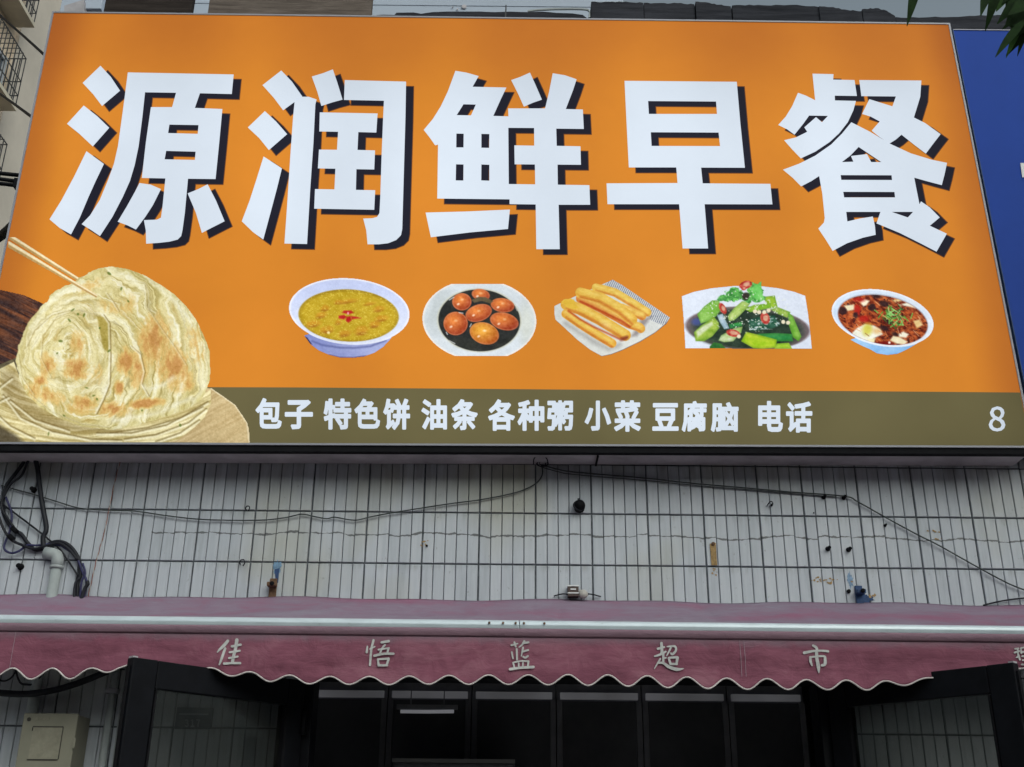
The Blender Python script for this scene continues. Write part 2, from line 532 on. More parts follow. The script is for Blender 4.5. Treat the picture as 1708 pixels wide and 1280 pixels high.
M['road'] = plain('asphalt', (0.05, 0.05, 0.052), 0.9, 0, 0.3, 30, bump=0.3)
tube_m, tn, tl, tb = nt('dim_tube_glow')
tb.inputs['Base Color'].default_value = (0.6, 0.6, 0.62, 1)
tb.inputs['Emission Color'].default_value = (0.9, 0.92, 1.0, 1); tb.inputs['Emission Strength'].default_value = 0.12
M['tube'] = tube_m

ORANGE = (0.82, 0.285, 0.032)
M['face'] = lit_mat('lit_orange_print', ORANGE, glow=LIT * 1.09, var=0.04, edge=(0.72, 0.195, 0.038))
M['olive'] = lit_mat('lit_olive_print', (0.190, 0.165, 0.075), var=0.10)
M['charw'] = lit_mat('lit_white_print', (0.90, 1.0, 1.13), var=0.015)
M['shade_rim'] = lit_mat('lit_brown_print', (0.20, 0.075, 0.030), var=0.1)
M['shadow'] = lit_mat('lit_dark_print', (0.020, 0.020, 0.034), var=0.1)
M['print'] = lit_mat('lit_food_print', attr=True)

# ------------------------------------------------------------------ ground
g = MB().add([(-60, -30, 0), (60, -30, 0), (60, 60, 0), (-60, 60, 0)], [(0, 1, 2, 3)]).build('ground', M['road'])
tag(g, kind='structure')
pv = MB().box(-14, 14, 1.2, YW + 0.012, -0.2, 0.12).build('pavement', M['paving'])
tag(pv, kind='structure')

# unseen houses added behind the camera, sized to keep low sky off the shop front
op = empty('added_street_house', (0, -11, 0), 'unseen row of dull grey houses added across the street to block low sky', 'building')
MB().box(-40, 40, -20, -10, 0, 6.4).build('wall', plain('grey_house_wall', (0.09, 0.085, 0.08), 0.9, 0, 0.2, 0.6), op)
for zz in (1.2, 4.0):
    mw = MB()
    for k in range(20):
        mw.box(-38 + k * 3.9, -36 + k * 3.9, -9.999, -9.95, zz, zz + 1.6)
    mw.build('window_row', M['window'], op)

# ------------------------------------------------------------------ shop building: wall, tiles, dark interior
XL, XR = -2.44, 7.0
DX0, DX1, DZ = -0.90, 1.385, 2.345          # doorway
shop = empty('shop_building', (0, YW, 0), 'shop front wall clad in narrow pale upright tiles with dark joints', 'building')
w = MB()
yb0, yb1 = YW + 0.008, YW + 0.25
w.box(XL, DX0, yb0, yb1, 0, DZ).box(DX1, XR, yb0, yb1, 0, DZ).box(XL, XR, yb0, yb1, DZ, 5.60)
w.build('wall', M['grout'], shop)
r = MB()
r.box(XL, XR, yb1, 9.5, 5.35, 5.58)                                   # roof deck
r.build('roof', M['inside'], shop)
rm = MB()
rm.box(XL, XL + 0.2, yb1, 9.5, 0, 5.34).box(XR - 0.2, XR, yb1, 9.5, 0, 5.34).box(XL + 0.2, XR - 0.2, 9.3, 9.5, 0, 5.34)
rm.build('side_wall', M['inside'], shop)
MB().box(XL + 0.2, XR - 0.2, yb1, 9.3, 2.62, 2.70).build('ceiling', M['inside'], shop)
MB().box(XL + 0.2, XR - 0.2, yb1, 9.3, 0.05, 0.13).build('floor', M['inside'], shop)

PITCH_X, THICK, THIN = 0.2547, 0.0075, 0.0032
TW = (PITCH_X - THICK - 4 * THIN) / 5
ROWH = 0.2372
cols = []
x = 0.113 + THICK / 2
xs = x
k = 0
while x < XR - 0.3:                                   # to the right of the middle
    n = 4 if abs(k - 4) < 0.1 else 5                  # one narrower group, as built
    for i in range(n):
        cols.append(x); x += TW + (THIN if i < n - 1 else THICK)
    k += 1
x = xs - THICK
while x > XL + 0.05:
    for i in range(5):
        x -= TW
        if x > XL: cols.append(x)
        x -= THIN if i < 4 else THICK
cols.sort()


def tile_mesh(h):
    b, d, e = 0.0022, 0.0, 0.009
    vs = [(0, e, 0), (TW, e, 0), (TW, e, h), (0, e, h),
          (0, b, 0), (TW, b, 0), (TW, b, h), (0, b, h),
          (b, d, b), (TW - b, d, b), (TW - b, d, h - b), (b, d, h - b)]
    fs = [(8, 9, 10, 11)] + [(4 + i, 4 + (i + 1) % 4, 8 + (i + 1) % 4, 8 + i) for i in range(4)] + [(i, (i + 1) % 4, 4 + (i + 1) % 4, 4 + i) for i in range(4)]
    return vs, fs


tv, tf = tile_mesh(ROWH - THICK)
t_mesh = MB().add(tv, tf).mesh('wall_tile', M['tile'])
singles, rest = 0, MB()
zs = [2.0672 + ROWH * k_ for k_ in range(-8, 7)]
cand = []
for z in zs:
    for cx in cols:
        if z + ROWH - 0.02 > DZ and z < DZ and DX0 - 0.03 < cx + TW / 2 < DX1 + 0.03: continue
        if z < DZ - 0.1 and DX0 - TW < cx < DX1: continue
        inview = -2.36 < cx < 2.36 and 2.5 < z < 3.2
        lowleft = cx < -2.0 and 1.7 < z < 2.2
        cand.append((0 if inview else (1 if lowleft else 2), z, cx))
cand.sort(key=lambda t: (t[0], abs(t[2]) if t[0] == 1 else 0, t[1], t[2]))
for pr, z, cx in cand:
    dy = random.uniform(-0.0008, 0.0008)
    a, b_ = random.gauss(0, 0.0035), random.gauss(0, 0.0035)
    if pr < 2 and singles < 300:
        o = bpy.data.objects.new('wall_tile', t_mesh)
        o.location = (cx, YW + dy, z + THICK / 2)
        o.rotation_euler = (a, 0, b_)
        link(o, shop)
        singles += 1
    else:
        rest.add([(cx + p[0], YW + dy + p[1] + p[0] * b_ + p[2] * a * -1, z + THICK / 2 + p[2]) for p in tv], tf)
o = rest.build('tile_field', M['tile'], shop)
o['kind'] = 'stuff'

# ------------------------------------------------------------------ dark shop inside: a bank of coolers seen through the doorway
YC = 6.40
hz0, hz1 = at(700, 1164, YC).z, at(700, 1153, YC).z
edges = [at(p, 1200, YC).x for p in (505, 645, 786, 928, 1072, 1216, 1345)]
where = ['first from the left door', 'second from the left door, behind the tube lamp', 'third from the left door',
         'third from the right door', 'second from the right door', 'first from the right door']
for i in range(6):
    x0, x1 = edges[i] + 0.003, edges[i + 1] - 0.003
    c = empty('display_cooler', ((x0 + x1) / 2, YC, 0.13), 'tall dark cooler in the shop, ' + where[i], 'cooler', 'coolers inside the dark shop')
    MB().box(x0, x1, YC + 0.03, YC + 0.6, 0.13, hz1 + 0.16).build('cabinet', M['cooler'], c)
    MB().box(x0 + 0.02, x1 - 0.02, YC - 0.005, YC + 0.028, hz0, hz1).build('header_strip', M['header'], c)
    MB().box(x0, x0 + 0.03, YC, YC + 0.029, 0.2, hz0 - 0.006).box(x1 - 0.03, x1, YC, YC + 0.029, 0.2, hz0 - 0.006).build('door_frame', M['cooler'], c)
    MB().box(x0 + 0.032, x1 - 0.032, YC + 0.008, YC + 0.02, 0.2, hz0 - 0.01).build('door_glass', M['coolglass'], c)
p0, p1 = at(668, 1187, 6.05), at(757, 1187, 6.05)
t = empty('tube_lamp', (0, 6.05, p0.z), 'short dim tube lamp hanging inside the dark shop', 'lamp')
t.location = ((p0.x + p1.x) / 2, 6.05, p0.z)
MB().tube([p0, (p0.x + p1.x) / 2 * Vector((1, 0, 0)) + Vector((0, 6.05, p0.z)), p1], 0.009, 8, 1).build('tube', M['tube'], t, True)
MB().box(p0.x - 0.02, p1.x + 0.02, 6.035, 6.065, p0.z + 0.012, p0.z + 0.035).build('lamp_housing', M['cooler'], t)
MB().box(p0.x + 0.05, p0.x + 0.056, 6.047, 6.053, p0.z + 0.035, 2.62).box(p1.x - 0.056, p1.x - 0.05, 6.047, 6.053, p0.z + 0.035, 2.62).build('hanger', M['cooler'], t)
q0, q1 = at(655, 1272, 5.9), at(858, 1272, 5.9)
b = empty('cardboard_carton', ((q0.x + q1.x) / 2, 5.9, 0.13), 'dull grey top of a stack of goods behind the doorway', 'carton')
MB().box(q0.x, q1.x, 5.9, 6.25, 0.13, q0.z).build('carton_body', M['cooler'], b, bevel=0.01)
MB().box(q0.x - 0.003, q1.x + 0.003, 5.897, 6.253, q0.z + 0.001, q0.z + 0.02).build('carton_lid', M['inside'], b)

# ------------------------------------------------------------------ doorway frame and the two open glazed door leaves
fr = empty('door_frame', (0.24, YW, 0), 'black metal frame lining the dark shop doorway', 'door frame')
for nm, a, b_ in (('jamb', DX0, DX0 + 0.07), ('jamb', DX1 - 0.07, DX1)):
    MB().box(a, b_, YW - 0.02, YW + 0.12, 0.13, DZ - 0.07).build(nm, M['black'], fr, bevel=0.004)
MB().box(DX0, DX1, YW - 0.02, YW + 0.12, DZ - 0.069, DZ).build('head', M['black'], fr, bevel=0.004)


def door_leaf(hinge, tip, ztop, label, cap):
    """glazed leaf standing open, from its hinge to its free edge (both at floor level)"""
    h, t_ = Vector((*hinge, 0)), Vector((*tip, 0))
    d = (t_ - h); L = d.length; d.normalize()
    nrm = Vector((d.y, -d.x, 0))
    root = empty('glass_door', h + Vector((0, 0, 0.15)), label, 'door', 'open glazed doors of the shop')
    z0, TH, ST = 0.15, 0.045, 0.105

    def slab(a0, a1, za, zb, th=TH, off=0.0):
        ps = [h + d * a0, h + d * a1]
        m = MB()
        vs = [p + nrm * (s * th / 2 + off) + Vector((0, 0, z)) for z in (za, zb) for s in (-1, 1) for p in ps]
        return m.add(vs, [(0, 2, 3, 1), (4, 5, 7, 6), (0, 1, 5, 4), (2, 6, 7, 3), (0, 4, 6, 2), (1, 3, 7, 5)])
    slab(L - ST, L, z0, ztop).build('stile', M['black'], root, bevel=0.004)
    slab(0.0, ST * 0.8, z0, ztop).build('stile', M['black'], root, bevel=0.004)
    slab(ST * 0.8 + 0.001, L - ST - 0.001, ztop - 0.105, ztop - 0.001).build('top_rail', M['black'], root, bevel=0.004)
    slab(ST * 0.8 + 0.001, L - ST - 0.001, z0, z0 + 0.14).build('bottom_rail', M['black'], root, bevel=0.004)
    slab(ST * 0.8 + 0.002, L - ST - 0.002, z0 + 0.14, ztop - 0.106, 0.008).build('pane', M['glass'], root)
    m = slab(ST * 0.8 + 0.002, ST * 0.8 + 0.010, z0 + 0.141, ztop - 0.108, TH + 0.006)
    m.v += slab(L - ST - 0.010, L - ST - 0.002, z0 + 0.141, ztop - 0.108, TH + 0.006).v
    m.f += [tuple(i + 8 for i in f) for f in m.f[:6]]
    m.build('glazing_bead', M['rubber'], root)
    slab(L + 0.001, L + 0.007, z0, ztop - 0.03, 0.016).build('edge_seal', M['rubber'], root)
    slab(L - 0.022, L - 0.001, ztop - 0.0005, ztop + 0.006, 0.030).build('corner_cap', M['case'], root)
    hd = MB()
    p = h + d * (L - ST / 2) + nrm * (TH / 2 + 0.045)
    hd.tube([p + Vector((0, 0, 0.85)), p + Vector((0, 0, 1.45))], 0.014, 10, 1)
    for z in (0.9, 1.4):
        hd.tube([p + Vector((0, 0, z)), p - nrm * 0.05 + Vector((0, 0, z))], 0.009, 8, 1)
    hd.build('handle', M['alu'], root, True)
    for z in (0.4, 1.2, ztop - 0.22):
        MB().tube([h + Vector((0, 0, z)) - nrm * 0.03, h + Vector((0, 0, z + 0.1)) - nrm * 0.03], 0.012, 10, 1).build('hinge', M['black'], root, True)
    return root


tl_ = at(218, 1097, 4.255); zt = tl_.z
tr_ = at(1694, 1106, 4.255)
door_leaf((DX0 + 0.02, YW - 0.03), (tl_.x, 4.255), zt, 'open black framed glass door left of the doorway, number plate behind its glass', True)
door_leaf((DX1 - 0.02, YW - 0.03), (tr_.x, 4.255), tr_.z, 'open black framed glass door right of the doorway, bare tiles behind its glass', True)

# ------------------------------------------------------------------ awning
AX0, AX1 = -2.55, 3.3
aw = empty('awning', (0, YW, 2.6), 'faded maroon shop awning with scalloped lettered valance and white front bar', 'awning')
zbar = lambda x: at(854 + x * 392, 1044.5 + (x * 392) * 0.0108, YV - 0.005).z
ZB = at(854, 1044.5, YV - 0.005).z
TILT = (at(1500, 1054, YV).z - at(200, 1039.5, YV).z) / (at(1500, 1054, YV).x - at(200, 1039.5, YV).x)
zb = lambda x: ZB + TILT * x
zw0 = at(300, 995, YW - 0.01).z; zw1 = at(1650, 1008, YW - 0.01).z
xw0 = at(300, 995, YW).x; xw1 = at(1650, 1008, YW).x
zw = lambda x: zw0 + (zw1 - zw0) * (x - xw0) / (xw1 - xw0) + 0.004 * math.sin(x * 5.1) + 0.003 * math.sin(x * 11.7)
M['fab'] = cloth_mat('maroon_awning_cloth', [(0.35, (0.150, 0.050, 0.078)), (0.5, (0.225, 0.078, 0.118)), (0.65, (0.31, 0.135, 0.180))], 2.2, (0.7, 1, 2.4), (ZB, TILT, (0.25, 0.17, 0.215)))
_rc = random.Random(9)
CR = [(_rc.uniform(AX0, AX1), _rc.uniform(-0.35, 0.35), _rc.uniform(0.012, 0.05), _rc.uniform(-0.007, 0.007)) for _ in range(60)]
def CREASE(x, v):
    return sum(a * math.exp(-((x - x0 - sl * v) / w_) ** 2) for x0, sl, w_, a in CR if abs(x - x0 - sl * v) < 3 * w_)
top = MB()
def f_top(u, v):
    x = AX0 + (AX1 - AX0) * u
    y = (YV + 0.012) + (YW - 0.006 - YV - 0.012) * v
    z = zb(x) + 0.022 + (zw(x) - zb(x) - 0.022) * v
    sag = math.sin(math.pi * v)
    z -= sag * (0.012 + CREASE(x, v) + 0.006 * math.sin(x * 3.1 + v * 2) + 0.004 * math.sin(x * 7.7 - v * 5) + 0.003 * math.sin(x * 17 + v * 9))
    return (x, y, z)
top.grid(f_top, 420, 12)
o = top.build('top_cloth', M['fab_top'], aw, True, fix=False)
sol = o.modifiers.new('thickness', 'SOLIDIFY'); sol.thickness = 0.003; sol.offset = -1

# front bar in two lengths with a joint and screw heads
xj = at(866, 1045, YV).x
for a, b_ in ((AX0, xj - 0.001), (xj + 0.001, AX1)):
    m = MB()
    prof = [(0.012, -0.018), (-0.010, -0.020), (-0.018, -0.014), (-0.022, 0.0), (-0.018, 0.013), (-0.010, 0.020), (0.012, 0.018)]
    vs = []
    for x in (a, b_):
        vs += [(x, YV - 0.012 + p[0], zb(x) + p[1]) for p in prof]
    n = len(prof)
    m.add(vs, [(i, (i + 1) % n, n + (i + 1) % n, n + i) for i in range(n)] + [tuple(range(n)), tuple(range(2 * n - 1, n - 1, -1))])
    m.build('front_bar', M['bar'], aw, bevel=0.003)
for px in (816, 839, 860, 874, 908):
    p = at(px, 1045, YV - 0.035); p.z = zb(p.x) + 0.006
    MB().lathe((p.x, YV - 0.036, p.z), (0, -1, 0), [(0.005, 0), (0.005, 0.002), (0.003, 0.004)], 10).build('screw', M['rust'], aw)

# valance: hangs from the bar, scalloped hem
_rf = random.Random(4)
FOLDS = [(_rf.uniform(AX0, AX1), _rf.uniform(-0.5, 0.5), _rf.uniform(0.012, 0.04), _rf.uniform(-0.006, 0.006)) for _ in range(46)]
SWAGS = [(_rf.uniform(AX0, AX1), _rf.uniform(0.06, 0.16), _rf.uniform(0.08, 0.30), _rf.uniform(0.010, 0.022), _rf.uniform(-0.005, 0.005), _rf.uniform(-0.25, 0.25)) for _ in range(60)]
def folds(x, d):
    v = 0.0
    for x0, sl, w_, a in FOLDS:
        q_ = (x - x0 - sl * d) / w_
        if abs(q_) < 3: v += a * math.exp(-q_ * q_)
    for x0, d0, wx, wd, a, sl in SWAGS:
        qx = (x - x0) / wx
        if abs(qx) < 2.5:
            qd = (d - d0 - sl * (x - x0)) / wd
            if abs(qd) < 3: v += a * math.exp(-qx * qx - qd * qd)
    return v
def vy(x, z):
    d = (zb(x) - z)
    k = min(1, max(0, d / 0.25))
    return YV - 0.016 - 0.012 * math.exp(-(d / 0.03) ** 2) + k * folds(x, d) + k * (0.005 * math.sin(x * 9.3 + 0.6) + 0.0035 * math.sin(x * 23.0 + z * 14) + 0.0025 * math.sin(x * 4.1 - z * 40))
xph = at(848, 1145, YV).x
lam = (at(1245, 1145, YV).x - at(848, 1145, YV).x) / 6.0
zt0 = at(848, 1145, YV).z
zt1 = at(174, 1136.6, YV).z; xt1 = at(174, 1136.6, YV).x
def hem(x):
    amp = 0.0185 + 0.003 * math.sin(x * 2.3)
    ph = (x - xph) / lam
    z = zt0 + (zt1 - zt0) * (x - xph) / (xt1 - xph) + 0.0008
    wave = amp - amp * math.cos(2 * math.pi * ph) + 0.004 * math.sin(x * 3.7 + 1)
    # the two open door leaves push the cloth up where they pass under it
    px = 854 + x * 381
    if 225 < px < 513:
        k = min(1, (513 - px) / 135) * min(1, (px - 225) / 40)
        z += 0.040 * k; wave *= 1 - 0.5 * k
    if px > 1395:
        k = min(1, (px - 1395) / 110) * (1 if px < 1690 else max(0, 1 - (px - 1690) / 25))
        z += k * (0.020 + 0.00030 * (px - 1395)); wave *= 1 - 0.85 * k
    return z + wave
NU, NV = 900, 16
va = MB()
strip = 0.040
def f_val(u, v):
    x = AX0 + (AX1 - AX0) * u
    z1 = zb(x) - strip
    z = z1 + (hem(x) - z1) * v
    return (x, vy(x, z), z)
va.grid(f_val, NU, NV)
o = va.build('valance', M['fab'], aw, True, fix=False)
sol = o.modifiers.new('thickness', 'SOLIDIFY'); sol.thickness = 0.002; sol.offset = 1
sh = MB()
def f_fold(u, v):
    x = AX0 + (AX1 - AX0) * u
    z = zb(x) - 0.014 - (strip + 0.006 - 0.014) * v
    return (x, vy(x, z) - 0.004 - 0.010 * math.sin(math.pi * min(1, v * 1.0)) * 0.6, z)
sh.grid(f_fold, 300, 6)
o = sh.build('bar_pocket', M['fab'], aw, True, fix=False)
sol = o.modifiers.new('thickness', 'SOLIDIFY'); sol.thickness = 0.002; sol.offset = 1
hm = MB()
hm.tube([(AX0 + (AX1 - AX0) * i / 760, vy(AX0 + (AX1 - AX0) * i / 760, hem(AX0 + (AX1 - AX0) * i / 760)) - 0.002, hem(AX0 + (AX1 - AX0) * i / 760)) for i in range(761)], 0.0034, 6, 1)
hm.build('hem_piping', M['trim'], aw, True)
for px in (23, 1233, 1240):
    xx = at(px, 1090, YV).x
    MB().grid(lambda u, v: (xx + 0.0022 * u, vy(xx, zb(xx) - strip - 0.13 * v) - 0.0032, zb(xx) - strip - 0.008 - 0.142 * v), 1, 8).build('seam', M['fab_hem'], aw, fix=False)
for xx in (-2.1, 0.0, 2.1):                                          # folded arms behind the bar
    m = MB()
    m.bar((xx, YV + 0.02, zb(xx)), (xx + 0.34, YW - 0.03, zb(xx) + 0.06), 0.03, 0.02)
    m.build('folding_arm', M['bar'], aw)
    MB().box(xx + 0.30, xx + 0.38, YW - 0.06, YW - 0.001, zb(xx) + 0.02, zb(xx) + 0.1).build('arm_bracket', M['alu'], aw)

# brush letters on the valance: strokes as (x, y, width) in the units of a tracing grid
BR = [
 ('佳', 350, 1055, 19.686, [
  [(585,280,95),(450,440,105),(330,560,75),(250,655,35)], [(500,530,80),(440,720,80),(370,950,80),(320,1060,55)],
  [(885,250,115),(850,480,105),(800,700,100),(745,990,105)], [(720,460,80),(1010,405,80)], [(650,655,65),(980,605,70)],
  [(640,850,70),(920,800,65)], [(480,1035,80),(740,1015,70),(1000,1015,80)]]),
 ('悟', 600, 1055, 19.686, [
  [(250,460,50),(230,650,80)], [(450,260,80),(380,560,75),(330,1070,75)], [(340,545,55),(490,470,50)], [(720,330,80),(950,290,90)],
  [(830,420,65),(740,520,60),(660,700,60)], [(620,570,65),(800,540,55),(960,520,60)], [(955,520,65),(900,680,65)],
  [(480,765,80),(780,705,75),(1110,705,80)], [(590,880,65),(620,1090,75)], [(600,880,60),(950,860,75)], [(950,870,75),(880,1080,75)], [(640,1080,75),(900,1080,70)]]),
 ('蓝', 840, 1055, 18.28, [
  [(240,390,65),(430,340,40)], [(330,300,60),(370,430,55)], [(630,270,65),(560,380,55),(470,450,35)], [(600,330,65),(760,305,60)],
  [(250,600,50),(285,790,50)], [(400,510,60),(410,830,60)], [(590,470,65),(540,720,35)], [(570,590,55),(750,540,60)], [(600,740,55),(660,770,60),(740,720,60)],
  [(290,920,50),(330,1080,50)], [(290,920,50),(540,868,50),(760,880,55)], [(760,880,60),(735,1060,55)], [(460,940,48),(460,1060,48)], [(590,920,45),(585,1050,45)],
  [(200,1130,85),(520,1080,75),(910,1060,85)]]),
 ('超', 1080, 1060, 18.29, [
  [(425,240,85),(440,480,85),(410,560,55)], [(320,410,75),(510,360,60)], [(220,640,50),(380,590,70),(550,500,60)], [(480,560,70),(480,850,70)],
  [(490,700,55),(560,690,50)], [(390,720,55),(310,850,50),(210,1020,25)], [(320,840,65),(480,850,70),(650,960,95),(900,1040,105),(1100,1015,25)],
  [(600,350,40),(830,340,65),(860,470,70),(760,580,75),(710,550,50)], [(710,380,55),(640,520,55),(580,630,25)],
  [(640,700,65),(700,880,75)], [(650,690,60),(900,675,75)], [(910,690,85),(880,870,70)], [(700,880,75),(890,880,70)]]),
 ('市', 1330, 1065, 19.686, [
  [(510,240,75),(620,310,85),(640,420,85)], [(230,475,100),(500,425,75),(800,410,65),(1000,430,85)],
  [(620,440,105),(640,700,105),(690,950,115),(700,1130,35)], [(420,620,75),(430,760,85),(480,890,55)], [(430,620,55),(850,590,65),(900,700,95),(890,860,100),(800,890,85)]]),
 ('程', 1640, 1055, 16.0, [
  [(850,440,40),(940,430,50)], [(840,540,50),(960,500,55)], [(920,460,45),(930,640,50),(880,670,28)], [(930,560,45),(975,730,50)],
  [(1000,420,40),(1180,395,45)], [(1000,430,40),(1015,560,45)], [(1010,530,55),(1180,520,55)], [(1180,400,45),(1170,540,45)],
  [(1030,640,45),(1240,625,45)], [(1125,560,50),(1120,860,50)], [(1040,750,40),(1220,740,40)], [(1010,865,45),(1270,855,45)]]),
]
def brush(strokes, ox, oy, sc, plane, name, mat, parent, label=None, lift=0.004):
    m = MB()
    for si, st in enumerate(strokes):
        P, W = [], []
        for i in range(len(st) - 1):
            a, b_, c, d = st[max(i - 1, 0)], st[i], st[i + 1], st[min(i + 2, len(st) - 1)]
            for k_ in range(5):
                t_ = k_ / 5
                P.append(tuple(0.5 * (2 * b_[j] + (c[j] - a[j]) * t_ + (2 * a[j] - 5 * b_[j] + 4 * c[j] - d[j]) * t_ * t_ + (3 * b_[j] - a[j] - 3 * c[j] + d[j]) * t_ ** 3) for j in (0, 1)))
                W.append(b_[2] * (1 - t_) + c[2] * t_)
        P.append(st[-1][:2]); W.append(st[-1][2])
        L_, R_ = [], []
        for i, p in enumerate(P):
            q0_, q1_ = P[max(i - 1, 0)], P[min(i + 1, len(P) - 1)]
            dx, dy = q1_[0] - q0_[0], q1_[1] - q0_[1]
            ll = math.hypot(dx, dy) or 1
            nx, ny = -dy / ll, dx / ll
            L_.append((p[0] + nx * W[i] / 2, p[1] + ny * W[i] / 2)); R_.append((p[0] - nx * W[i] / 2, p[1] - ny * W[i] / 2))
        def cap(p, w, ang):
            return [(p[0] + math.cos(ang + math.pi * j / 6) * w / 2, p[1] + math.sin(ang + math.pi * j / 6) * w / 2) for j in range(1, 6)]
        a1 = math.atan2(P[-1][1] - P[-2][1], P[-1][0] - P[-2][0]); a0 = math.atan2(P[1][1] - P[0][1], P[1][0] - P[0][0])
        ring = L_ + cap(P[-1], W[-1], a1 + math.pi / 2)[::-1][::-1] if False else None
        # ribbon quads plus round ends
        pts3 = lambda q: plane(ox + q[0] / sc, oy + q[1] / sc, lift + si * 0.0004)
        for i in range(len(P) - 1):
            m.add([pts3(L_[i]), pts3(L_[i + 1]), pts3(R_[i + 1]), pts3(R_[i])], [(0, 1, 2, 3)])
        for p, w_ in ((P[0], W[0]), (P[-1], W[-1])):
            m.add([plane(ox + (p[0] + math.cos(j * math.pi / 5) * w_ / 2) / sc, oy + (p[1] + math.sin(j * math.pi / 5) * w_ / 2) / sc, lift + si * 0.0004 + 0.0002) for j in range(10)], [tuple(range(10))])
    o = sheet(name, m, mat, parent)
    if label: o['label'] = label
    return o
def val_plane(px, py, lift):
    p = at(px, py, YV - 0.02)
    return Vector((p.x, vy(p.x, p.z) - lift, p.z))
for ch, ox, oy, sc, st in BR:
    brush(st, ox, oy, sc, val_plane, 'brush_letter', M['letter'], aw, 'grey white brush letter ' + ch)

# ------------------------------------------------------------------ big light box sign
A, B, C_, D_ = (90, 22.5), (1581.5, 42.0), (1719.5, 744.5), (-55, 738.0)       # print corners: top left, top right, bottom right, bottom left
q = [at(*p, YS) for p in (A, B, C_, D_)]
sg = empty('lightbox_sign', ((q[3].x + q[2].x) / 2, YS, q[3].z), 'huge lit orange breakfast shop sign with white lettering and food pictures', 'sign')
sheet('face_panel', MB().add(q, [(0, 1, 2, 3)]), M['face'], sg)
FW = 0.009
def rim(a, b_, nrm2):
    d = Vector(nrm2)
    m = MB()
    p = [a, b_, b_ + d * FW, a + d * FW]
    m.prism([v + Vector((0, -0.006, 0)) for v in p], (0, 0.03, 0))
    return m
ex = Vector((FW, 0, 0))
rim(q[0] - ex, q[1] + ex, (0, 0, 1)).build('frame_bar', M['alu'], sg)
rim(q[3] - ex, q[2] + ex, (0, 0, -1)).build('frame_bar', M['alu'], sg)
rim(q[0], q[3], (-1, 0, 0)).build('frame_bar', M['alu'], sg)
rim(q[1], q[2], (1, 0, 0)).build('frame_bar', M['alu'], sg)
# black gasket under the lower bar, then the galvanised case back to the wall
gk = MB().prism([q[3] + Vector((-FW, 0.002, -FW - 0.001)), q[2] + Vector((FW, 0.002, -FW - 0.001)), q[2] + Vector((FW, 0.002, -FW - 0.028)), q[3] + Vector((-FW, 0.002, -FW - 0.028))], (0, 0.035, 0))
gk.build('gasket', M['rubber'], sg)
cs = MB()
e1 = Vector((-0.004, 0.025, 0.006)); 
cpoly = [q[0] + Vector((-0.006, 0.026, 0.006)), q[1] + Vector((0.006, 0.026, 0.006)), q[2] + Vector((0.006, 0.026, -FW - 0.012)), q[3] + Vector((-0.006, 0.026, -FW - 0.012))]
cs.prism(cpoly, (0, YW - 0.006 - YS - 0.026, 0))
cs.build('case', M['case'], sg)
for px in (996,):
    p = at(px, 757, YS + 0.1)
    MB().box(p.x - 0.004, p.x + 0.004, YS + 0.06, YS + 0.19, q[3].z + (q[2].z - q[3].z) * (p.x - q[3].x) / (q[2].x - q[3].x) - FW - 0.020, q[3].z - FW - 0.010).build('case_seam', M['rubber'], sg)

# olive caption band
bt = [(-55, 645.0), (500, 646.5), (1000, 650.5), (1400, 652.5), (1701.5, 655.0)]
band = [at(*p, YS - 0.0015) for p in bt] + [at(1719, 744.0, YS - 0.0015), at(-54.8, 737.6, YS - 0.0015)]
sheet('caption_band', MB().poly(band), M['olive'], sg)

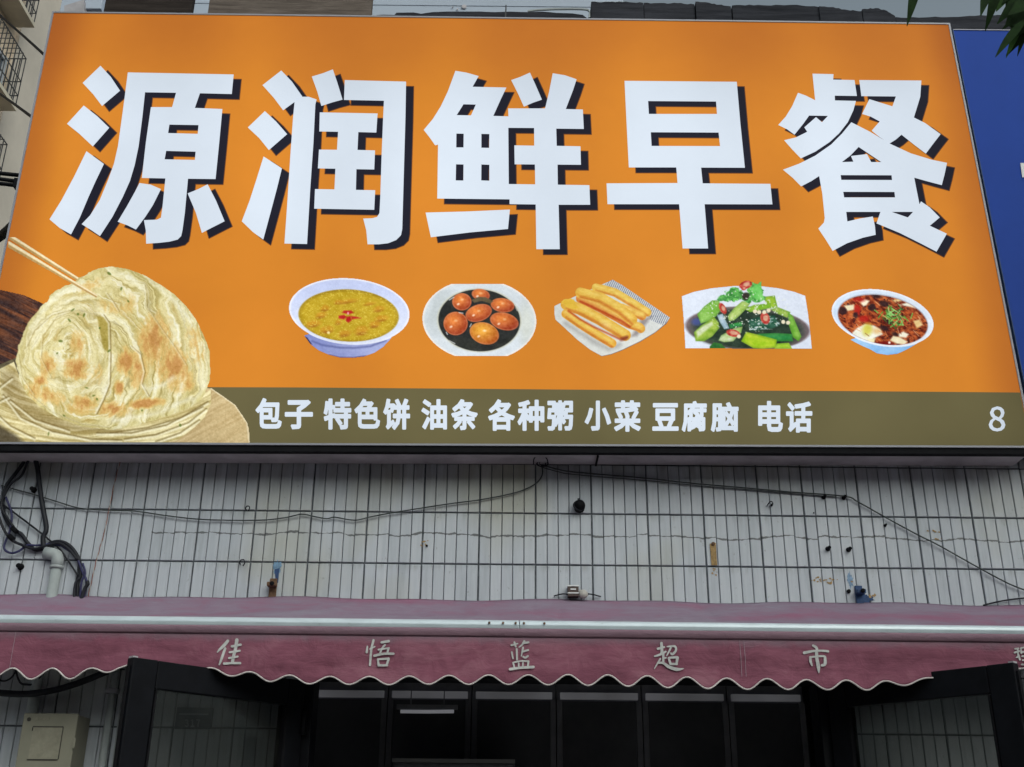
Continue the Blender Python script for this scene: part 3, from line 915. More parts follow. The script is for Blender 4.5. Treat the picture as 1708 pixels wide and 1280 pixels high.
BIG = [
 ('源', 60, 90, 3.766, [
  ([(405,75),(470,145),(528,232),(415,328),(360,255),(293,183)], []),
  ([(300,325),(385,392),(460,465),(357,582),(275,505),(195,440)], []),
  ([(317,612),(427,692),(375,800),(330,900),(275,1030),(220,1135),(150,1095),(85,1040),(160,920),(240,770)], []),
  ([(577,117),(1242,130),(1230,253),(1030,248),(998,340),(1171,347),(1150,570),(1128,787),(955,785),(935,1000),(920,1110),(912,1145),(890,1167),(840,1180),(770,1188),(692,1193),(690,1110),(678,1045),(760,1042),(785,1030),(795,960),(805,860),(813,783),(665,780),(690,560),(722,335),(855,335),(880,245),(685,242),(668,400),(645,580),(620,700),(590,800),(545,900),(480,1025),(402,1145),(350,1110),(287,1070),(340,1015),(400,920),(450,800),(490,690),(515,580),(540,400),(560,250)],
   [[(838,445),(1021,448),(1016,503),(830,498)], [(818,610),(1003,615),(998,667),(808,663)]]),
  ([(650,812),(720,822),(785,850),(735,950),(690,1020),(628,1104),(575,1078),(513,1055),(570,960),(620,870)], []),
  ([(1078,820),(1130,920),(1185,1052),(1110,1090),(1042,1125),(1005,1000),(953,877),(1020,850)], [])]),
 ('润', 390, 90, 3.766, [
  ([(298,105),(365,175),(430,268),(310,355),(250,275),(180,197)], []),
  ([(195,360),(265,425),(335,505),(220,605),(160,530),(88,463)], []),
  ([(187,645),(302,720),(270,850),(230,1000),(185,1167),(120,1120),(50,1052),(100,920),(145,780)], []),
  ([(410,270),(470,270),(520,287),(512,320),(500,560),(480,850),(460,1195),(318,1192),(335,950),(355,640),(372,400),(383,290)], []),
  ([(622,98),(650,180),(683,288),(620,305),(550,328),(525,240),(490,143),(560,122)], []),
  ([(697,165),(1082,175),(1078,400),(1068,750),(1058,1100),(1050,1140),(1020,1170),(970,1190),(910,1197),(840,1197),(832,1110),(813,1035),(870,1033),(900,1025),(915,1000),(920,900),(928,650),(938,400),(943,295),(692,290)], []),
  ([(540,368),(903,375),(895,495),(782,492),(777,604),(887,607),(882,727),(770,725),(767,855),(888,857),(882,980),(505,973),(510,850),(632,852),(638,722),(528,720),(535,602),(648,603),(655,490),(537,488)], [])]),
 ('鲜', 690, 90, 3.764, [
  ([(262,107),(330,118),(408,140),(370,207),(582,212),(545,290),(500,390),(595,393),(593,343),(825,343),(850,240),(873,122),(950,135),(1023,160),(1000,230),(955,347),(1062,350),(1068,472),(895,470),(898,578),(1047,581),(1050,697),(903,696),(905,822),(1103,825),(1108,948),(910,948),(917,1227),(770,1227),(766,946),(602,944),(602,914),(148,909),(153,570),(135,575),(100,525),(63,478),(120,410),(170,330),(215,235)],
   [[(313,317),(390,319),(360,387),(270,385)], [(268,501),(314,502),(313,588),(267,588)], [(425,503),(475,504),(474,591),(425,590)], [(266,694),(313,695),(312,796),(264,795)], [(425,695),(475,697),(475,797),(424,795)],
    [(594,465),(756,466),(757,577),(632,575),(634,694),(761,695),(763,820),(597,818)]]),
  ([(730,118),(765,195),(805,288),(750,307),(692,332),(655,250),(612,165),(670,145)], []),
  ([(75,997),(340,990),(604,978),(592,1100),(350,1122),(108,1152)], [])]),
 ('早', 1000, 90, 3.766, [
  ([(157,170),(862,176),(885,440),(913,716),(638,715),(648,814),(1073,817),(1086,946),(660,945),(682,1223),(522,1223),(500,945),(50,945),(44,814),(490,812),(482,714),(184,714),(170,440)],
   [[(305,297),(732,300),(738,378),(310,378)], [(322,493),(748,495),(757,580),(327,579)]])]),
 ('餐', 1280, 90, 3.765, [
  ([(283,125),(415,128),(413,162),(547,165),(562,265),(423,263),(424,293),(556,296),(540,355),(505,430),(450,500),(390,555),(300,615),(210,657),(155,600),(105,543),(180,525),(250,490),(232,462),(305,398),(343,430),(380,390),(262,388),(225,440),(170,508),(125,475),(68,447),(115,395),(155,330),(192,245),(240,262),(300,292)], []),
  ([(577,165),(967,168),(960,270),(920,400),(990,435),(1088,505),(1045,560),(995,627),(920,570),(842,508),(805,540),(765,565),(700,520),(655,483),(705,425),(650,395),(595,378),(640,285),(720,310),(785,330),(807,268),(590,266)], []),
  ([(527,430),(645,490),(770,565),(900,625),(1030,665),(1128,685),(1112,760),(1095,825),(1000,800),(922,778),(938,860),(955,945),(965,927),(1020,965),(1082,1028),(1050,1055),(1020,1080),(1127,1130),(1062,1243),(960,1190),(830,1125),(685,1065),(710,993),(495,993),(502,1053),(580,1035),(662,1022),(675,1080),(680,1137),(600,1155),(500,1190),(410,1238),(365,1165),(320,1098),(355,1060),(360,1030),(345,880),(325,768),(275,800),(212,833),(160,780),(98,728),(200,690),(300,640),(400,570),(470,500)],
   [[(780,993),(915,993),(882,1028)], [(460,762),(780,763),(783,793),(464,792)], [(476,867),(798,868),(802,902),(482,902)], [(573,585),(640,630),(715,680),(652,680),(625,630),(525,642),(540,678),(468,680),(520,640)]])]),
]
for ci, (ch, ox, oy, sc, polys) in enumerate(BIG):
    m, ms = MB(), MB()
    for out_, hs in polys:
        tp = lambda L_, Y, dx=0, dy=0: [at(ox + a / sc + dx, oy + b_ / sc + dy, Y) for a, b_ in L_]
        m.poly(tp(out_, YS - 0.0055), [tp(h, YS - 0.0055) for h in hs])
    for k_, (out_, hs) in enumerate(polys):
        Y = YS - 0.0025 - 0.0003 * k_
        ms.poly(tp(out_, Y, 12.2, 8.6), [tp(h, Y, 12.2, 8.6) for h in hs])
    # the printed shadow fades at its rim: a thin brown halo under the dark ink
    mr = MB()
    for k_, (out_, hs) in enumerate(polys):
        for lp in [out_] + list(hs):
            P_ = [(ox + a / sc + 12.2, oy + b_ / sc + 8.6) for a, b_ in lp]
            for i in range(len(P_)):
                (xa, ya), (xb_, yb_) = P_[i], P_[(i + 1) % len(P_)]
                L_ = math.hypot(xb_ - xa, yb_ - ya) or 1
                ux, uy = (xb_ - xa) / L_ * 1.0, (yb_ - ya) / L_ * 1.0
                nx, ny = -uy * 1.3, ux * 1.3
                Y = YS - 0.0017 - 0.00006 * (i % 9)
                mr.add([at(xa - ux + nx, ya - uy + ny, Y), at(xb_ + ux + nx, yb_ + uy + ny, Y), at(xb_ + ux - nx, yb_ + uy - ny, Y), at(xa - ux - nx, ya - uy - ny, Y)], [(0, 1, 2, 3)])
    o = sheet('character', m, M['charw'], sg); o['label'] = 'big white character ' + ch
    sheet('drop_shadow', ms, M['shadow'], o).matrix_parent_inverse = Matrix.Identity(4)
    sheet('shadow_rim', mr, M['shade_rim'], o)

GLY = {"包":[[[106,296],[66,228],[12,174],[34,155],[95,222],[279,222],[273,118],[265,81],[254,76],[218,77],[225,52],[266,52],[279,56],[289,64],[299,110],[306,235],[306,247],[111,247],[132,288]],[[94,162],[186,162],[186,105],[94,105]],[[68,186],[68,28],[74,-2],[97,-17],[140,-21],[273,-21],[309,-16],[328,3],[336,39],[311,49],[302,13],[272,4],[138,4],[102,9],[94,28],[94,82],[212,82],[212,186]]],"子":[[[163,189],[163,138],[18,138],[18,112],[163,112],[163,7],[161,1],[153,-1],[91,-1],[103,-28],[172,-23],[186,-13],[190,7],[190,112],[334,112],[334,138],[190,138],[190,175],[251,213],[306,257],[286,272],[280,270],[53,270],[53,244],[251,244]]],"特":[[[160,74],[203,17],[224,30],[180,86]],[[225,294],[225,256],[157,256],[157,232],[225,232],[225,188],[136,188],[136,163],[268,163],[268,121],[142,121],[142,96],[268,96],[268,5],[261,-2],[215,-2],[223,-28],[278,-23],[290,-14],[293,5],[293,96],[333,96],[333,121],[293,121],[293,163],[335,163],[335,188],[250,188],[250,232],[319,232],[319,256],[250,256],[250,294]],[[34,267],[27,202],[14,148],[34,137],[48,197],[74,197],[74,111],[16,95],[22,68],[74,85],[74,-28],[99,-28],[99,93],[136,105],[133,129],[99,119],[99,197],[133,197],[133,222],[99,222],[99,294],[74,294],[74,222],[51,222],[56,263]]],"色":[[[166,172],[166,112],[85,112],[85,172]],[[192,172],[275,172],[275,112],[192,112]],[[209,240],[173,197],[80,197],[118,240]],[[124,295],[76,229],[14,179],[28,154],[60,178],[60,28],[66,-3],[89,-18],[132,-22],[268,-22],[307,-16],[328,6],[337,48],[312,58],[301,13],[268,2],[131,2],[93,7],[85,28],[85,86],[275,86],[275,71],[301,71],[301,197],[205,197],[249,253],[232,265],[227,263],[134,263],[148,286]]],"饼":[[[164,282],[195,221],[219,232],[187,291]],[[53,293],[37,218],[11,157],[30,141],[61,217],[113,217],[95,169],[115,161],[144,235],[126,241],[122,239],[67,239],[77,289]],[[60,-25],[60,-23],[134,37],[125,58],[84,28],[84,169],[60,169],[60,28],[54,6],[45,-7]],[[258,195],[258,125],[213,125],[213,128],[213,195]],[[283,293],[252,220],[146,220],[146,195],[188,195],[188,128],[188,125],[135,125],[135,99],[187,99],[172,41],[125,-11],[143,-29],[195,31],[212,99],[258,99],[258,-27],[283,-27],[283,99],[334,99],[334,125],[283,125],[283,195],[326,195],[326,220],[278,220],[311,284]]],"油":[[[33,271],[100,230],[116,252],[48,290]],[[15,175],[81,136],[95,158],[29,194]],[[27,-6],[49,-23],[104,77],[84,94]],[[211,19],[153,19],[153,96],[211,96]],[[237,19],[237,96],[297,96],[297,19]],[[129,221],[129,-27],[153,-27],[153,-6],[297,-6],[297,-25],[322,-25],[322,221],[237,221],[237,293],[211,293],[211,221]],[[211,121],[153,121],[153,195],[211,195]],[[237,121],[237,195],[297,195],[297,121]]],"条":[[[105,64],[72,31],[34,4],[51,-15],[91,16],[126,54]],[[220,51],[286,-16],[306,-1],[239,64]],[[234,239],[208,214],[176,192],[145,213],[120,238],[122,239]],[[132,295],[92,246],[26,201],[45,182],[103,222],[151,179],[84,154],[12,140],[25,116],[103,134],[176,164],[244,136],[322,119],[338,142],[265,156],[201,179],[243,212],[274,252],[256,263],[251,262],[142,262],[161,289]],[[161,138],[161,100],[51,100],[51,77],[161,77],[161,1],[156,-4],[125,-4],[133,-27],[176,-23],[186,-14],[188,1],[188,77],[298,77],[298,100],[188,100],[188,138]]],"各":[[[71,97],[71,-29],[97,-29],[97,-13],[251,-13],[251,-28],[279,-28],[279,97]],[[97,11],[97,73],[251,73],[251,11]],[[131,297],[83,237],[20,190],[40,171],[96,215],[153,163],[82,132],[10,112],[23,88],[101,112],[177,147],[247,113],[322,90],[339,113],[268,133],[201,162],[250,201],[287,247],[269,259],[265,257],[135,257],[156,288]],[[112,231],[115,234],[245,234],[215,204],[177,177],[142,203]]],"种":[[[229,195],[229,111],[179,111],[179,195]],[[255,195],[303,195],[303,111],[255,111]],[[229,293],[229,220],[154,220],[154,64],[179,64],[179,86],[229,86],[229,-27],[255,-27],[255,86],[303,86],[303,67],[329,67],[329,220],[255,220],[255,293]],[[129,289],[77,273],[16,261],[24,241],[72,249],[72,195],[16,195],[16,171],[69,171],[41,110],[8,60],[21,36],[48,77],[72,129],[72,-27],[98,-27],[98,134],[130,84],[145,105],[98,163],[98,171],[143,171],[143,195],[98,195],[98,254],[144,268]]],"粥":[[[210,268],[192,189],[208,184],[233,262]],[[114,263],[129,186],[148,189],[133,266]],[[160,290],[160,169],[111,169],[111,145],[154,145],[130,88],[101,42],[114,17],[139,58],[160,109],[160,-23],[183,-23],[183,116],[216,46],[234,64],[186,145],[227,145],[227,169],[183,169],[183,290]],[[242,204],[232,105],[303,105],[298,30],[291,2],[279,-1],[241,0],[248,-24],[290,-24],[312,-14],[322,23],[328,117],[328,128],[257,128],[262,180],[327,180],[327,285],[234,285],[234,262],[303,262],[303,204]],[[25,204],[16,105],[80,105],[76,29],[69,1],[57,-2],[20,-1],[27,-24],[68,-25],[89,-14],[99,22],[105,116],[105,127],[40,127],[44,180],[103,180],[103,285],[19,285],[19,261],[79,261],[79,204]]],"小":[[[162,289],[162,8],[160,1],[153,-1],[95,-1],[105,-28],[173,-23],[187,-13],[191,8],[191,289]],[[247,200],[288,118],[313,42],[342,54],[315,129],[272,209]],[[71,207],[49,131],[11,62],[36,48],[76,120],[100,202]]],"菜":[[[284,226],[170,210],[32,203],[38,180],[179,187],[305,205]],[[48,162],[79,109],[102,119],[70,171]],[[144,171],[165,121],[190,130],[167,179]],[[283,184],[243,116],[263,107],[309,174]],[[220,294],[220,270],[130,270],[130,294],[103,294],[103,270],[21,270],[21,246],[103,246],[103,218],[130,218],[130,246],[220,246],[220,222],[247,222],[247,246],[330,246],[330,270],[247,270],[247,294]],[[161,119],[161,92],[20,92],[20,69],[137,69],[79,29],[12,1],[30,-21],[100,12],[161,60],[161,-28],[188,-28],[188,61],[248,13],[319,-19],[337,4],[268,30],[210,69],[331,69],[331,92],[188,92],[188,119]]],"豆":[[[27,276],[27,252],[321,252],[321,276]],[[85,85],[112,15],[137,22],[109,92]],[[86,189],[257,189],[257,124],[86,124]],[[60,214],[60,100],[285,100],[285,214]],[[237,92],[199,9],[20,9],[20,-15],[330,-15],[330,9],[225,9],[266,84]]],"腐":[[[168,174],[215,146],[229,160],[182,187]],[[262,237],[262,213],[161,213],[161,193],[262,193],[262,149],[257,144],[225,144],[232,127],[275,130],[284,136],[286,148],[286,193],[328,193],[328,213],[286,213],[286,237]],[[195,132],[191,112],[91,112],[91,-25],[115,-25],[115,92],[183,92],[161,71],[123,57],[134,42],[170,54],[194,72],[264,42],[278,56],[203,86],[207,92],[287,92],[287,1],[281,-4],[242,-4],[249,-25],[300,-21],[309,-13],[311,1],[311,112],[213,112],[216,132]],[[192,56],[169,28],[123,9],[136,-7],[171,7],[196,26],[258,-3],[272,11],[206,39],[214,56]],[[143,239],[113,206],[76,179],[91,161],[114,178],[114,124],[138,124],[138,200],[164,232]],[[162,291],[175,268],[43,268],[43,161],[38,73],[13,-14],[34,-30],[62,65],[68,161],[68,245],[332,245],[332,268],[204,268],[187,296]]],"脑":[[[256,208],[232,138],[192,190],[175,178],[221,115],[199,78],[172,48],[190,30],[236,94],[265,42],[284,57],[248,117],[279,203]],[[200,287],[223,241],[134,241],[134,215],[331,215],[331,241],[242,241],[250,244],[224,294]],[[296,189],[296,16],[167,16],[167,188],[143,188],[143,-9],[296,-9],[296,-27],[321,-27],[321,189]],[[99,261],[99,199],[54,199],[54,261]],[[31,282],[31,152],[28,68],[10,-15],[29,-29],[46,30],[53,95],[99,95],[99,3],[95,-2],[69,-2],[76,-25],[112,-21],[120,-12],[122,3],[122,282]],[[99,177],[99,118],[54,118],[54,152],[54,177]]],"电":[[[158,143],[158,92],[71,92],[71,143]],[[186,143],[276,143],[276,92],[186,92]],[[158,167],[71,167],[71,217],[158,217]],[[186,167],[186,217],[276,217],[276,167]],[[44,243],[44,45],[71,45],[71,67],[158,67],[158,30],[169,-12],[209,-22],[286,-22],[315,-15],[330,8],[337,50],[311,62],[304,16],[285,5],[211,5],[190,9],[186,29],[186,67],[303,67],[303,243],[186,243],[186,293],[158,293],[158,243]]],"话":[[[35,269],[85,216],[103,235],[51,285]],[[146,103],[146,-28],[172,-28],[172,-14],[288,-14],[288,-27],[315,-27],[315,103],[243,103],[243,161],[336,161],[336,186],[243,186],[243,254],[317,271],[299,292],[221,274],[127,262],[135,240],[217,250],[217,186],[128,186],[128,161],[217,161],[217,103]],[[172,10],[172,78],[288,78],[288,10]],[[15,184],[15,159],[64,159],[64,37],[57,15],[45,2],[61,-18],[135,43],[125,65],[89,38],[89,184]]],"3":[[[92,-5],[134,4],[164,30],[175,69],[159,112],[120,134],[120,136],[153,158],[166,197],[156,232],[129,254],[91,261],[52,253],[20,231],[37,210],[61,228],[90,235],[122,224],[133,195],[127,170],[104,152],[62,146],[62,121],[109,115],[135,97],[142,70],[128,35],[90,22],[53,31],[27,51],[10,31],[42,6]]],"1":[[[31,0],[172,0],[172,27],[120,27],[120,257],[96,257],[42,238],[42,218],[88,218],[88,27],[31,27]]],"7":[[[69,0],[103,0],[110,88],[133,165],[178,237],[178,257],[17,257],[17,229],[142,229],[88,125]]],"8":[[[98,-5],[140,4],[168,28],[178,62],[165,104],[135,129],[135,131],[158,156],[169,193],[161,228],[136,252],[99,261],[49,243],[28,195],[39,161],[63,136],[63,135],[31,107],[16,64],[27,29],[56,4]],[[116,139],[75,160],[57,195],[69,225],[98,237],[130,224],[142,191],[135,164]],[[98,19],[60,33],[44,67],[54,100],[80,125],[127,101],[148,63],[134,31]]]}
def glyph(ch, x0, x1, y0, y1, Y, name, mat, parent, bold=0.0135, label=None):
    """font outline squeezed into a box of the photograph, on the plane Y"""
    cu = bpy.data.curves.new('glyph_outline', 'CURVE')
    cu.dimensions = '2D'; cu.fill_mode = 'BOTH'
    for lp in GLY[ch]:
        sp = cu.splines.new('POLY'); sp.points.add(len(lp) - 1); sp.use_cyclic_u = True
        for p, (a, b_) in zip(sp.points, lp): p.co = (a / 1000, b_ / 1000, 0, 1)
    ob = bpy.data.objects.new('glyph_outline', cu)
    COL.objects.link(ob)
    dg = bpy.context.evaluated_depsgraph_get()
    me = bpy.data.meshes.new_from_object(ob.evaluated_get(dg))
    bpy.data.objects.remove(ob); bpy.data.curves.remove(cu)
    # heavier weight: a band of the given width laid along every outline
    if bold:
        vs = [v.co.copy() for v in me.vertices]; fs = [tuple(p.vertices) for p in me.polygons]
        k_ = 0
        for lp in GLY[ch]:
            for i in range(len(lp)):
                a, b_ = Vector((*lp[i], 0)) / 1000, Vector((*lp[(i + 1) % len(lp)], 0)) / 1000
                if (b_ - a).length < 1e-6: continue
                d = (b_ - a).normalized(); n_ = Vector((-d.y, d.x, 0)) * bold; e_ = d * bold * 0.6
                k_ += 1; z_ = Vector((0, 0, 0.0001 * (1 + k_ % 9)))
                o0 = len(vs)
                vs += [a - e_ + n_ + z_, b_ + e_ + n_ + z_, b_ + e_ - n_ + z_, a - e_ - n_ + z_]
                fs.append((o0, o0 + 1, o0 + 2, o0 + 3))
        me = bpy.data.meshes.new(name); me.from_pydata(vs, [], fs)
    co = [v.co.copy() for v in me.vertices]
    a0, a1 = min(c.x for c in co), max(c.x for c in co); b0, b1 = min(c.y for c in co), max(c.y for c in co)
    for v in me.vertices:
        v.co = at(x0 + (v.co.x - a0) / (a1 - a0) * (x1 - x0), y1 - (v.co.y - b0) / (b1 - b0) * (y1 - y0), Y - v.co.z)
    me.update(); facing(me)
    me.materials.clear(); me.materials.append(mat); me.name = name
    o = bpy.data.objects.new(name, me)
    if label: o['label'] = label
    return link(o, parent)
CAP = [('包',426,470,664,715.5),('子',475,522,667,716.5),('特',539.6,586,665,717),('色',591,634,665,715.5),('饼',639,684,665,717.5),('油',702.6,745.6,666,717),('条',752.5,797,666,718),
       ('各',814,859,666,719),('种',863,908,667,719),('粥',912.6,956,668,719),('小',975,1019.5,668.5,719),('菜',1024,1069,668,720.5),('豆',1088,1132,672.5,719),('腐',1137,1179,669,721),('脑',1185.6,1232,671,721),
       ('电',1264.5,1306,669,721),('话',1311,1355,670,722)]
for ch, a, b_, c, d in CAP:
    glyph(ch, a, b_, c, d, YS - 0.004, 'caption_character', M['charw'], sg, label='small white caption character ' + ch)
glyph('8', 1649, 1677, 678, 720, YS - 0.004, 'caption_character', M['charw'], sg, bold=0.004, label='small white caption digit 8')

# ------------------------------------------------------------------ food pictures printed on the sign (ink laid down dot by dot on a fine sheet)
class Ink:
    def __init__(s, x0, y0, x1, y1, ss=1.0):
        s.x0, s.y0, s.st = x0, y0, ss
        s.W, s.H = int((x1 - x0) / ss) + 1, int((y1 - y0) / ss) + 1
        s.X, s.Y = np.meshgrid(x0 + np.arange(s.W) * ss, y0 + np.arange(s.H) * ss)
        s.c = np.zeros((s.H, s.W, 3)); s.a = np.zeros((s.H, s.W))

    def fbm(s, seed, sx, sy, octv=4, ang=0.0, X=None, Y=None):
        rs = np.random.RandomState(seed)
        X = s.X if X is None else X; Y = s.Y if Y is None else Y
        ca, sa = math.cos(ang), math.sin(ang)
        U, V = (X * ca + Y * sa) / sx, (-X * sa + Y * ca) / sy
        out, amp, tot = 0, 1.0, 0
        for k in range(octv):
            g_ = rs.rand(64, 64)
            iu, iv = np.floor(U).astype(int), np.floor(V).astype(int)
            fu, fv = U - iu, V - iv
            fu = fu * fu * (3 - 2 * fu); fv = fv * fv * (3 - 2 * fv)
            G = lambda a, b: g_[(b % 64), (a % 64)]
            out = out + amp * ((G(iu, iv) * (1 - fu) + G(iu + 1, iv) * fu) * (1 - fv) + (G(iu, iv + 1) * (1 - fu) + G(iu + 1, iv + 1) * fu) * fv)
            tot += amp; amp *= 0.55; U, V = U * 2.03 + 7, V * 2.03 + 3
        return out / tot

    def put(s, m, col, cover=True):
        """m: mask 0..1, col: rgb 0..255 or array"""
        m3 = np.clip(m, 0, 1)[..., None]
        c = np.asarray(col, float)
        s.c = s.c * (1 - m3) + c * m3
        if cover: s.a = np.maximum(s.a, np.clip(m, 0, 1))

    def ell(s, cx, cy, rx, ry, ang=0, soft=1.0, wob=0, seed=1):
        ca, sa = math.cos(math.radians(ang)), math.sin(math.radians(ang))
        dx, dy = s.X - cx, s.Y - cy
        u, v = (dx * ca + dy * sa) / rx, (-dx * sa + dy * ca) / ry
        d = np.sqrt(u * u + v * v) - 1
        if wob: d = d + (s.fbm(seed, 9, 9, 3) - 0.5) * wob
        return np.clip(0.5 - d * min(rx, ry) / soft, 0, 1)

    def poly(s, pts, soft=1.0):
        inside = np.zeros(s.X.shape, bool); dist = np.full(s.X.shape, 1e9)
        n = len(pts)
        for i in range(n):
            (xa, ya), (xb, yb) = pts[i], pts[(i + 1) % n]
            if ya != yb:
                cr = ((ya > s.Y) != (yb > s.Y)) & (s.X < (xb - xa) * (s.Y - ya) / (yb - ya) + xa)
                inside ^= cr
            L2 = (xb - xa) ** 2 + (yb - ya) ** 2 + 1e-9
            t = np.clip(((s.X - xa) * (xb - xa) + (s.Y - ya) * (yb - ya)) / L2, 0, 1)
            dist = np.minimum(dist, np.hypot(s.X - xa - t * (xb - xa), s.Y - ya - t * (yb - ya)))
        sd = np.where(inside, dist, -dist)
        return np.clip(0.5 + sd / soft, 0, 1)

    def line(s, pts, w, soft=1.0):
        dist = np.full(s.X.shape, 1e9)
        for (xa, ya), (xb, yb) in zip(pts[:-1], pts[1:]):
            L2 = (xb - xa) ** 2 + (yb - ya) ** 2 + 1e-9
            t = np.clip(((s.X - xa) * (xb - xa) + (s.Y - ya) * (yb - ya)) / L2, 0, 1)
            dist = np.minimum(dist, np.hypot(s.X - xa - t * (xb - xa), s.Y - ya - t * (yb - ya)))
        return np.clip(0.5 + (w / 2 - dist) / soft, 0, 1)

    def done(s, name, Y, label):
        """one vertex per dot on the sheet"""
        cs_ = np.array([at(p[0], p[1], Y)[:] for p in ((s.x0, s.y0), (s.x0 + (s.W - 1) * s.st, s.y0), (s.x0, s.y0 + (s.H - 1) * s.st))])
        # exact projection of every dot
        dx = (s.X - 854) / FPX; dy = (s.Y - 640) / FPX
        f, er, eu = np.array(FWD), np.array(ER), np.array(EU)
        D = f[None, None] + dx[..., None] * er - dy[..., None] * eu
        P = np.array(CAM) + D * (Y / D[..., 1])[..., None]
        s.c = s.c + (s.fbm(91, 2.4, 2.4, 3)[..., None] - 0.5) * 16 + (s.fbm(92, 11, 8, 3)[..., None] - 0.5) * 16
        keep = s.a > 0.5
        quad = keep[:-1, :-1] & keep[1:, :-1] & keep[:-1, 1:] & keep[1:, 1:]
        idx = np.arange(s.W * s.H).reshape(s.H, s.W)
        F = np.stack([idx[:-1, :-1][quad], idx[1:, :-1][quad], idx[1:, 1:][quad], idx[:-1, 1:][quad]], 1)
        used = np.unique(F); mp = np.zeros(s.W * s.H, int); mp[used] = np.arange(len(used)); F = mp[F]
        V = P.reshape(-1, 3)[used]; Cc = np.clip(s.c.reshape(-1, 3)[used], 0, 255) / 255
        lin = np.where(Cc <= 0.04045, Cc / 12.92, ((Cc + 0.055) / 1.055) ** 2.4) * INK
        me = bpy.data.meshes.new(name)
        me.vertices.add(len(V)); me.vertices.foreach_set('co', V.astype(np.float32).ravel())
        me.loops.add(F.size); me.loops.foreach_set('vertex_index', F.astype(np.int32).ravel())
        me.polygons.add(len(F)); me.polygons.foreach_set('loop_start', np.arange(0, F.size, 4, dtype=np.int32))
        me.update(calc_edges=True)
        at_ = me.color_attributes.new('ink', 'FLOAT_COLOR', 'POINT')
        at_.data.foreach_set('color', np.concatenate([lin, np.ones((len(lin), 1))], 1).astype(np.float32).ravel())
        me.materials.append(M['print'])
        if me.polygons[0].normal.y > 0: me.flip_normals()
        o = bpy.data.objects.new(name, me); o['label'] = label
        return link(o, sg)


INK = 1.38      # print inks are purer than the photographed values: the face glows below full strength
mixv = lambda a, b, t: np.asarray(a, float) * (1 - t[..., None]) + np.asarray(b, float) * t[..., None]

# --- layered flatbread on its boards
K = Ink(-56, 396, 420, 741, 1.0)
cv = lambda L: [(x / 3.459, 390 + y / 3.459) for x, y in L]
edge_x = 90 - (K.Y - 22.5) * 0.2027 + 1.0
low_y = 737.6 + (K.X + 55) * 0.0036
clip = (K.X > edge_x) & (K.Y < low_y)
wd = K.fbm(3, 60, 5, 5, ang=0.45)
m = K.poly([(-56, 470), (0, 483), (40, 492), (72, 506), (90, 560), (60, 660), (-56, 720)])
K.put(m, mixv((58, 42, 42), (138, 84, 56), np.clip((wd - 0.35) * 2.6, 0, 1)))
m = K.poly([(-56, 610), (-10, 612), (30, 596), (50, 640), (60, 741), (-56, 741)])
K.put(m, mixv((70, 62, 50), (150, 140, 100), K.fbm(5, 14, 8, 4)))
m = K.poly([(300, 640), (352, 648), (372, 660), (392, 676), (406, 694), (415, 712), (417, 728), (416, 741), (250, 741)])
gr = K.fbm(8, 70, 3, 4, ang=-0.5)
K.put(m, mixv((176, 150, 102), (216, 196, 150), gr))
K.put(K.line([(352, 648), (392, 676), (412, 706), (416, 738)], 2.5, 2), (222, 208, 172))
# stack of breads underneath
m = K.poly(cv([(-190, 950), (-100, 800), (0, 780), (80, 740), (140, 900), (400, 1060), (800, 1090), (1150, 940), (1215, 900), (1218, 980), (1180, 1060), (1120, 1120), (1020, 1195), (900, 1215), (-190, 1215)]))
u = np.hypot((K.X - 150) / 1.9, (K.Y - 560))
ly = np.clip((K.fbm(9, 4.2, 9, 4, 0, u + 300 + 10 * K.fbm(19, 60, 40, 3), np.arctan2(K.Y - 560, K.X - 150) / 6.283 * 64 + 64) - .3) * 2.6, 0, 1)
K.put(m, mixv((168, 148, 86), (244, 234, 186), ly * 0.75 + 0.4 * K.fbm(10, 16, 8, 4)))
dk = K.poly(cv([(0, 790), (90, 790), (150, 930), (260, 1030), (420, 1100), (700, 1125), (700, 1150), (300, 1130), (100, 1060), (20, 950)]), 14)
K.put(m * dk * 0.42, (110, 90, 52))
K.put(m * K.poly(cv([(-190, 1080), (-30, 1090), (90, 1160), (150, 1215), (-190, 1215)]), 8) * 0.8, (62, 54, 42))
for L in ([(20, 930), (120, 1060), (300, 1140), (520, 1185), (700, 1190)], [(640, 1150), (850, 1120), (1050, 1060), (1200, 970)], [(720, 1185), (900, 1160), (1090, 1090), (1190, 1010)], [(-40, 1020), (60, 1110), (200, 1180)], [(560, 1150), (760, 1150), (960, 1105), (1170, 1000)], [(900, 1200), (1040, 1150), (1150, 1075)], [(60, 960), (200, 1070), (400, 1135)], [(-120, 960), (-20, 900), (70, 830)], [(-100, 1010), (-10, 970), (50, 940)]):
    K.put(K.line(cv(L), 2.6, 3) * m * 0.8, (116, 96, 50))
    K.put(K.line([(x, y + 3) for x, y in cv(L)], 3.0, 3) * m * 0.75, (250, 246, 214))
# the top bread
OUT = cv([(640,183),(740,205),(840,240),(930,295),(1010,350),(1070,410),(1130,490),(1180,590),(1213,690),(1217,800),(1200,890),(1160,950),(1080,1010),(950,1060),(800,1105),(640,1130),(480,1115),(330,1060),(230,1000),(150,920),(110,830),(95,740),(105,640),(150,540),(180,490),(250,400),(330,320),(430,280),(500,230),(570,195)])
wb = (K.fbm(31, 12, 12, 3) - 0.5)
XX, YY = K.X + wb * 5, K.Y + wb * 5
sx_, sy_ = K.X, K.Y
K.X, K.Y = XX, YY
body = K.poly(OUT, 1.5)
K.X, K.Y = sx_, sy_
base = mixv((212, 198, 132), (242, 234, 190), K.fbm(11, 26, 26, 5))
K.put(body, base)
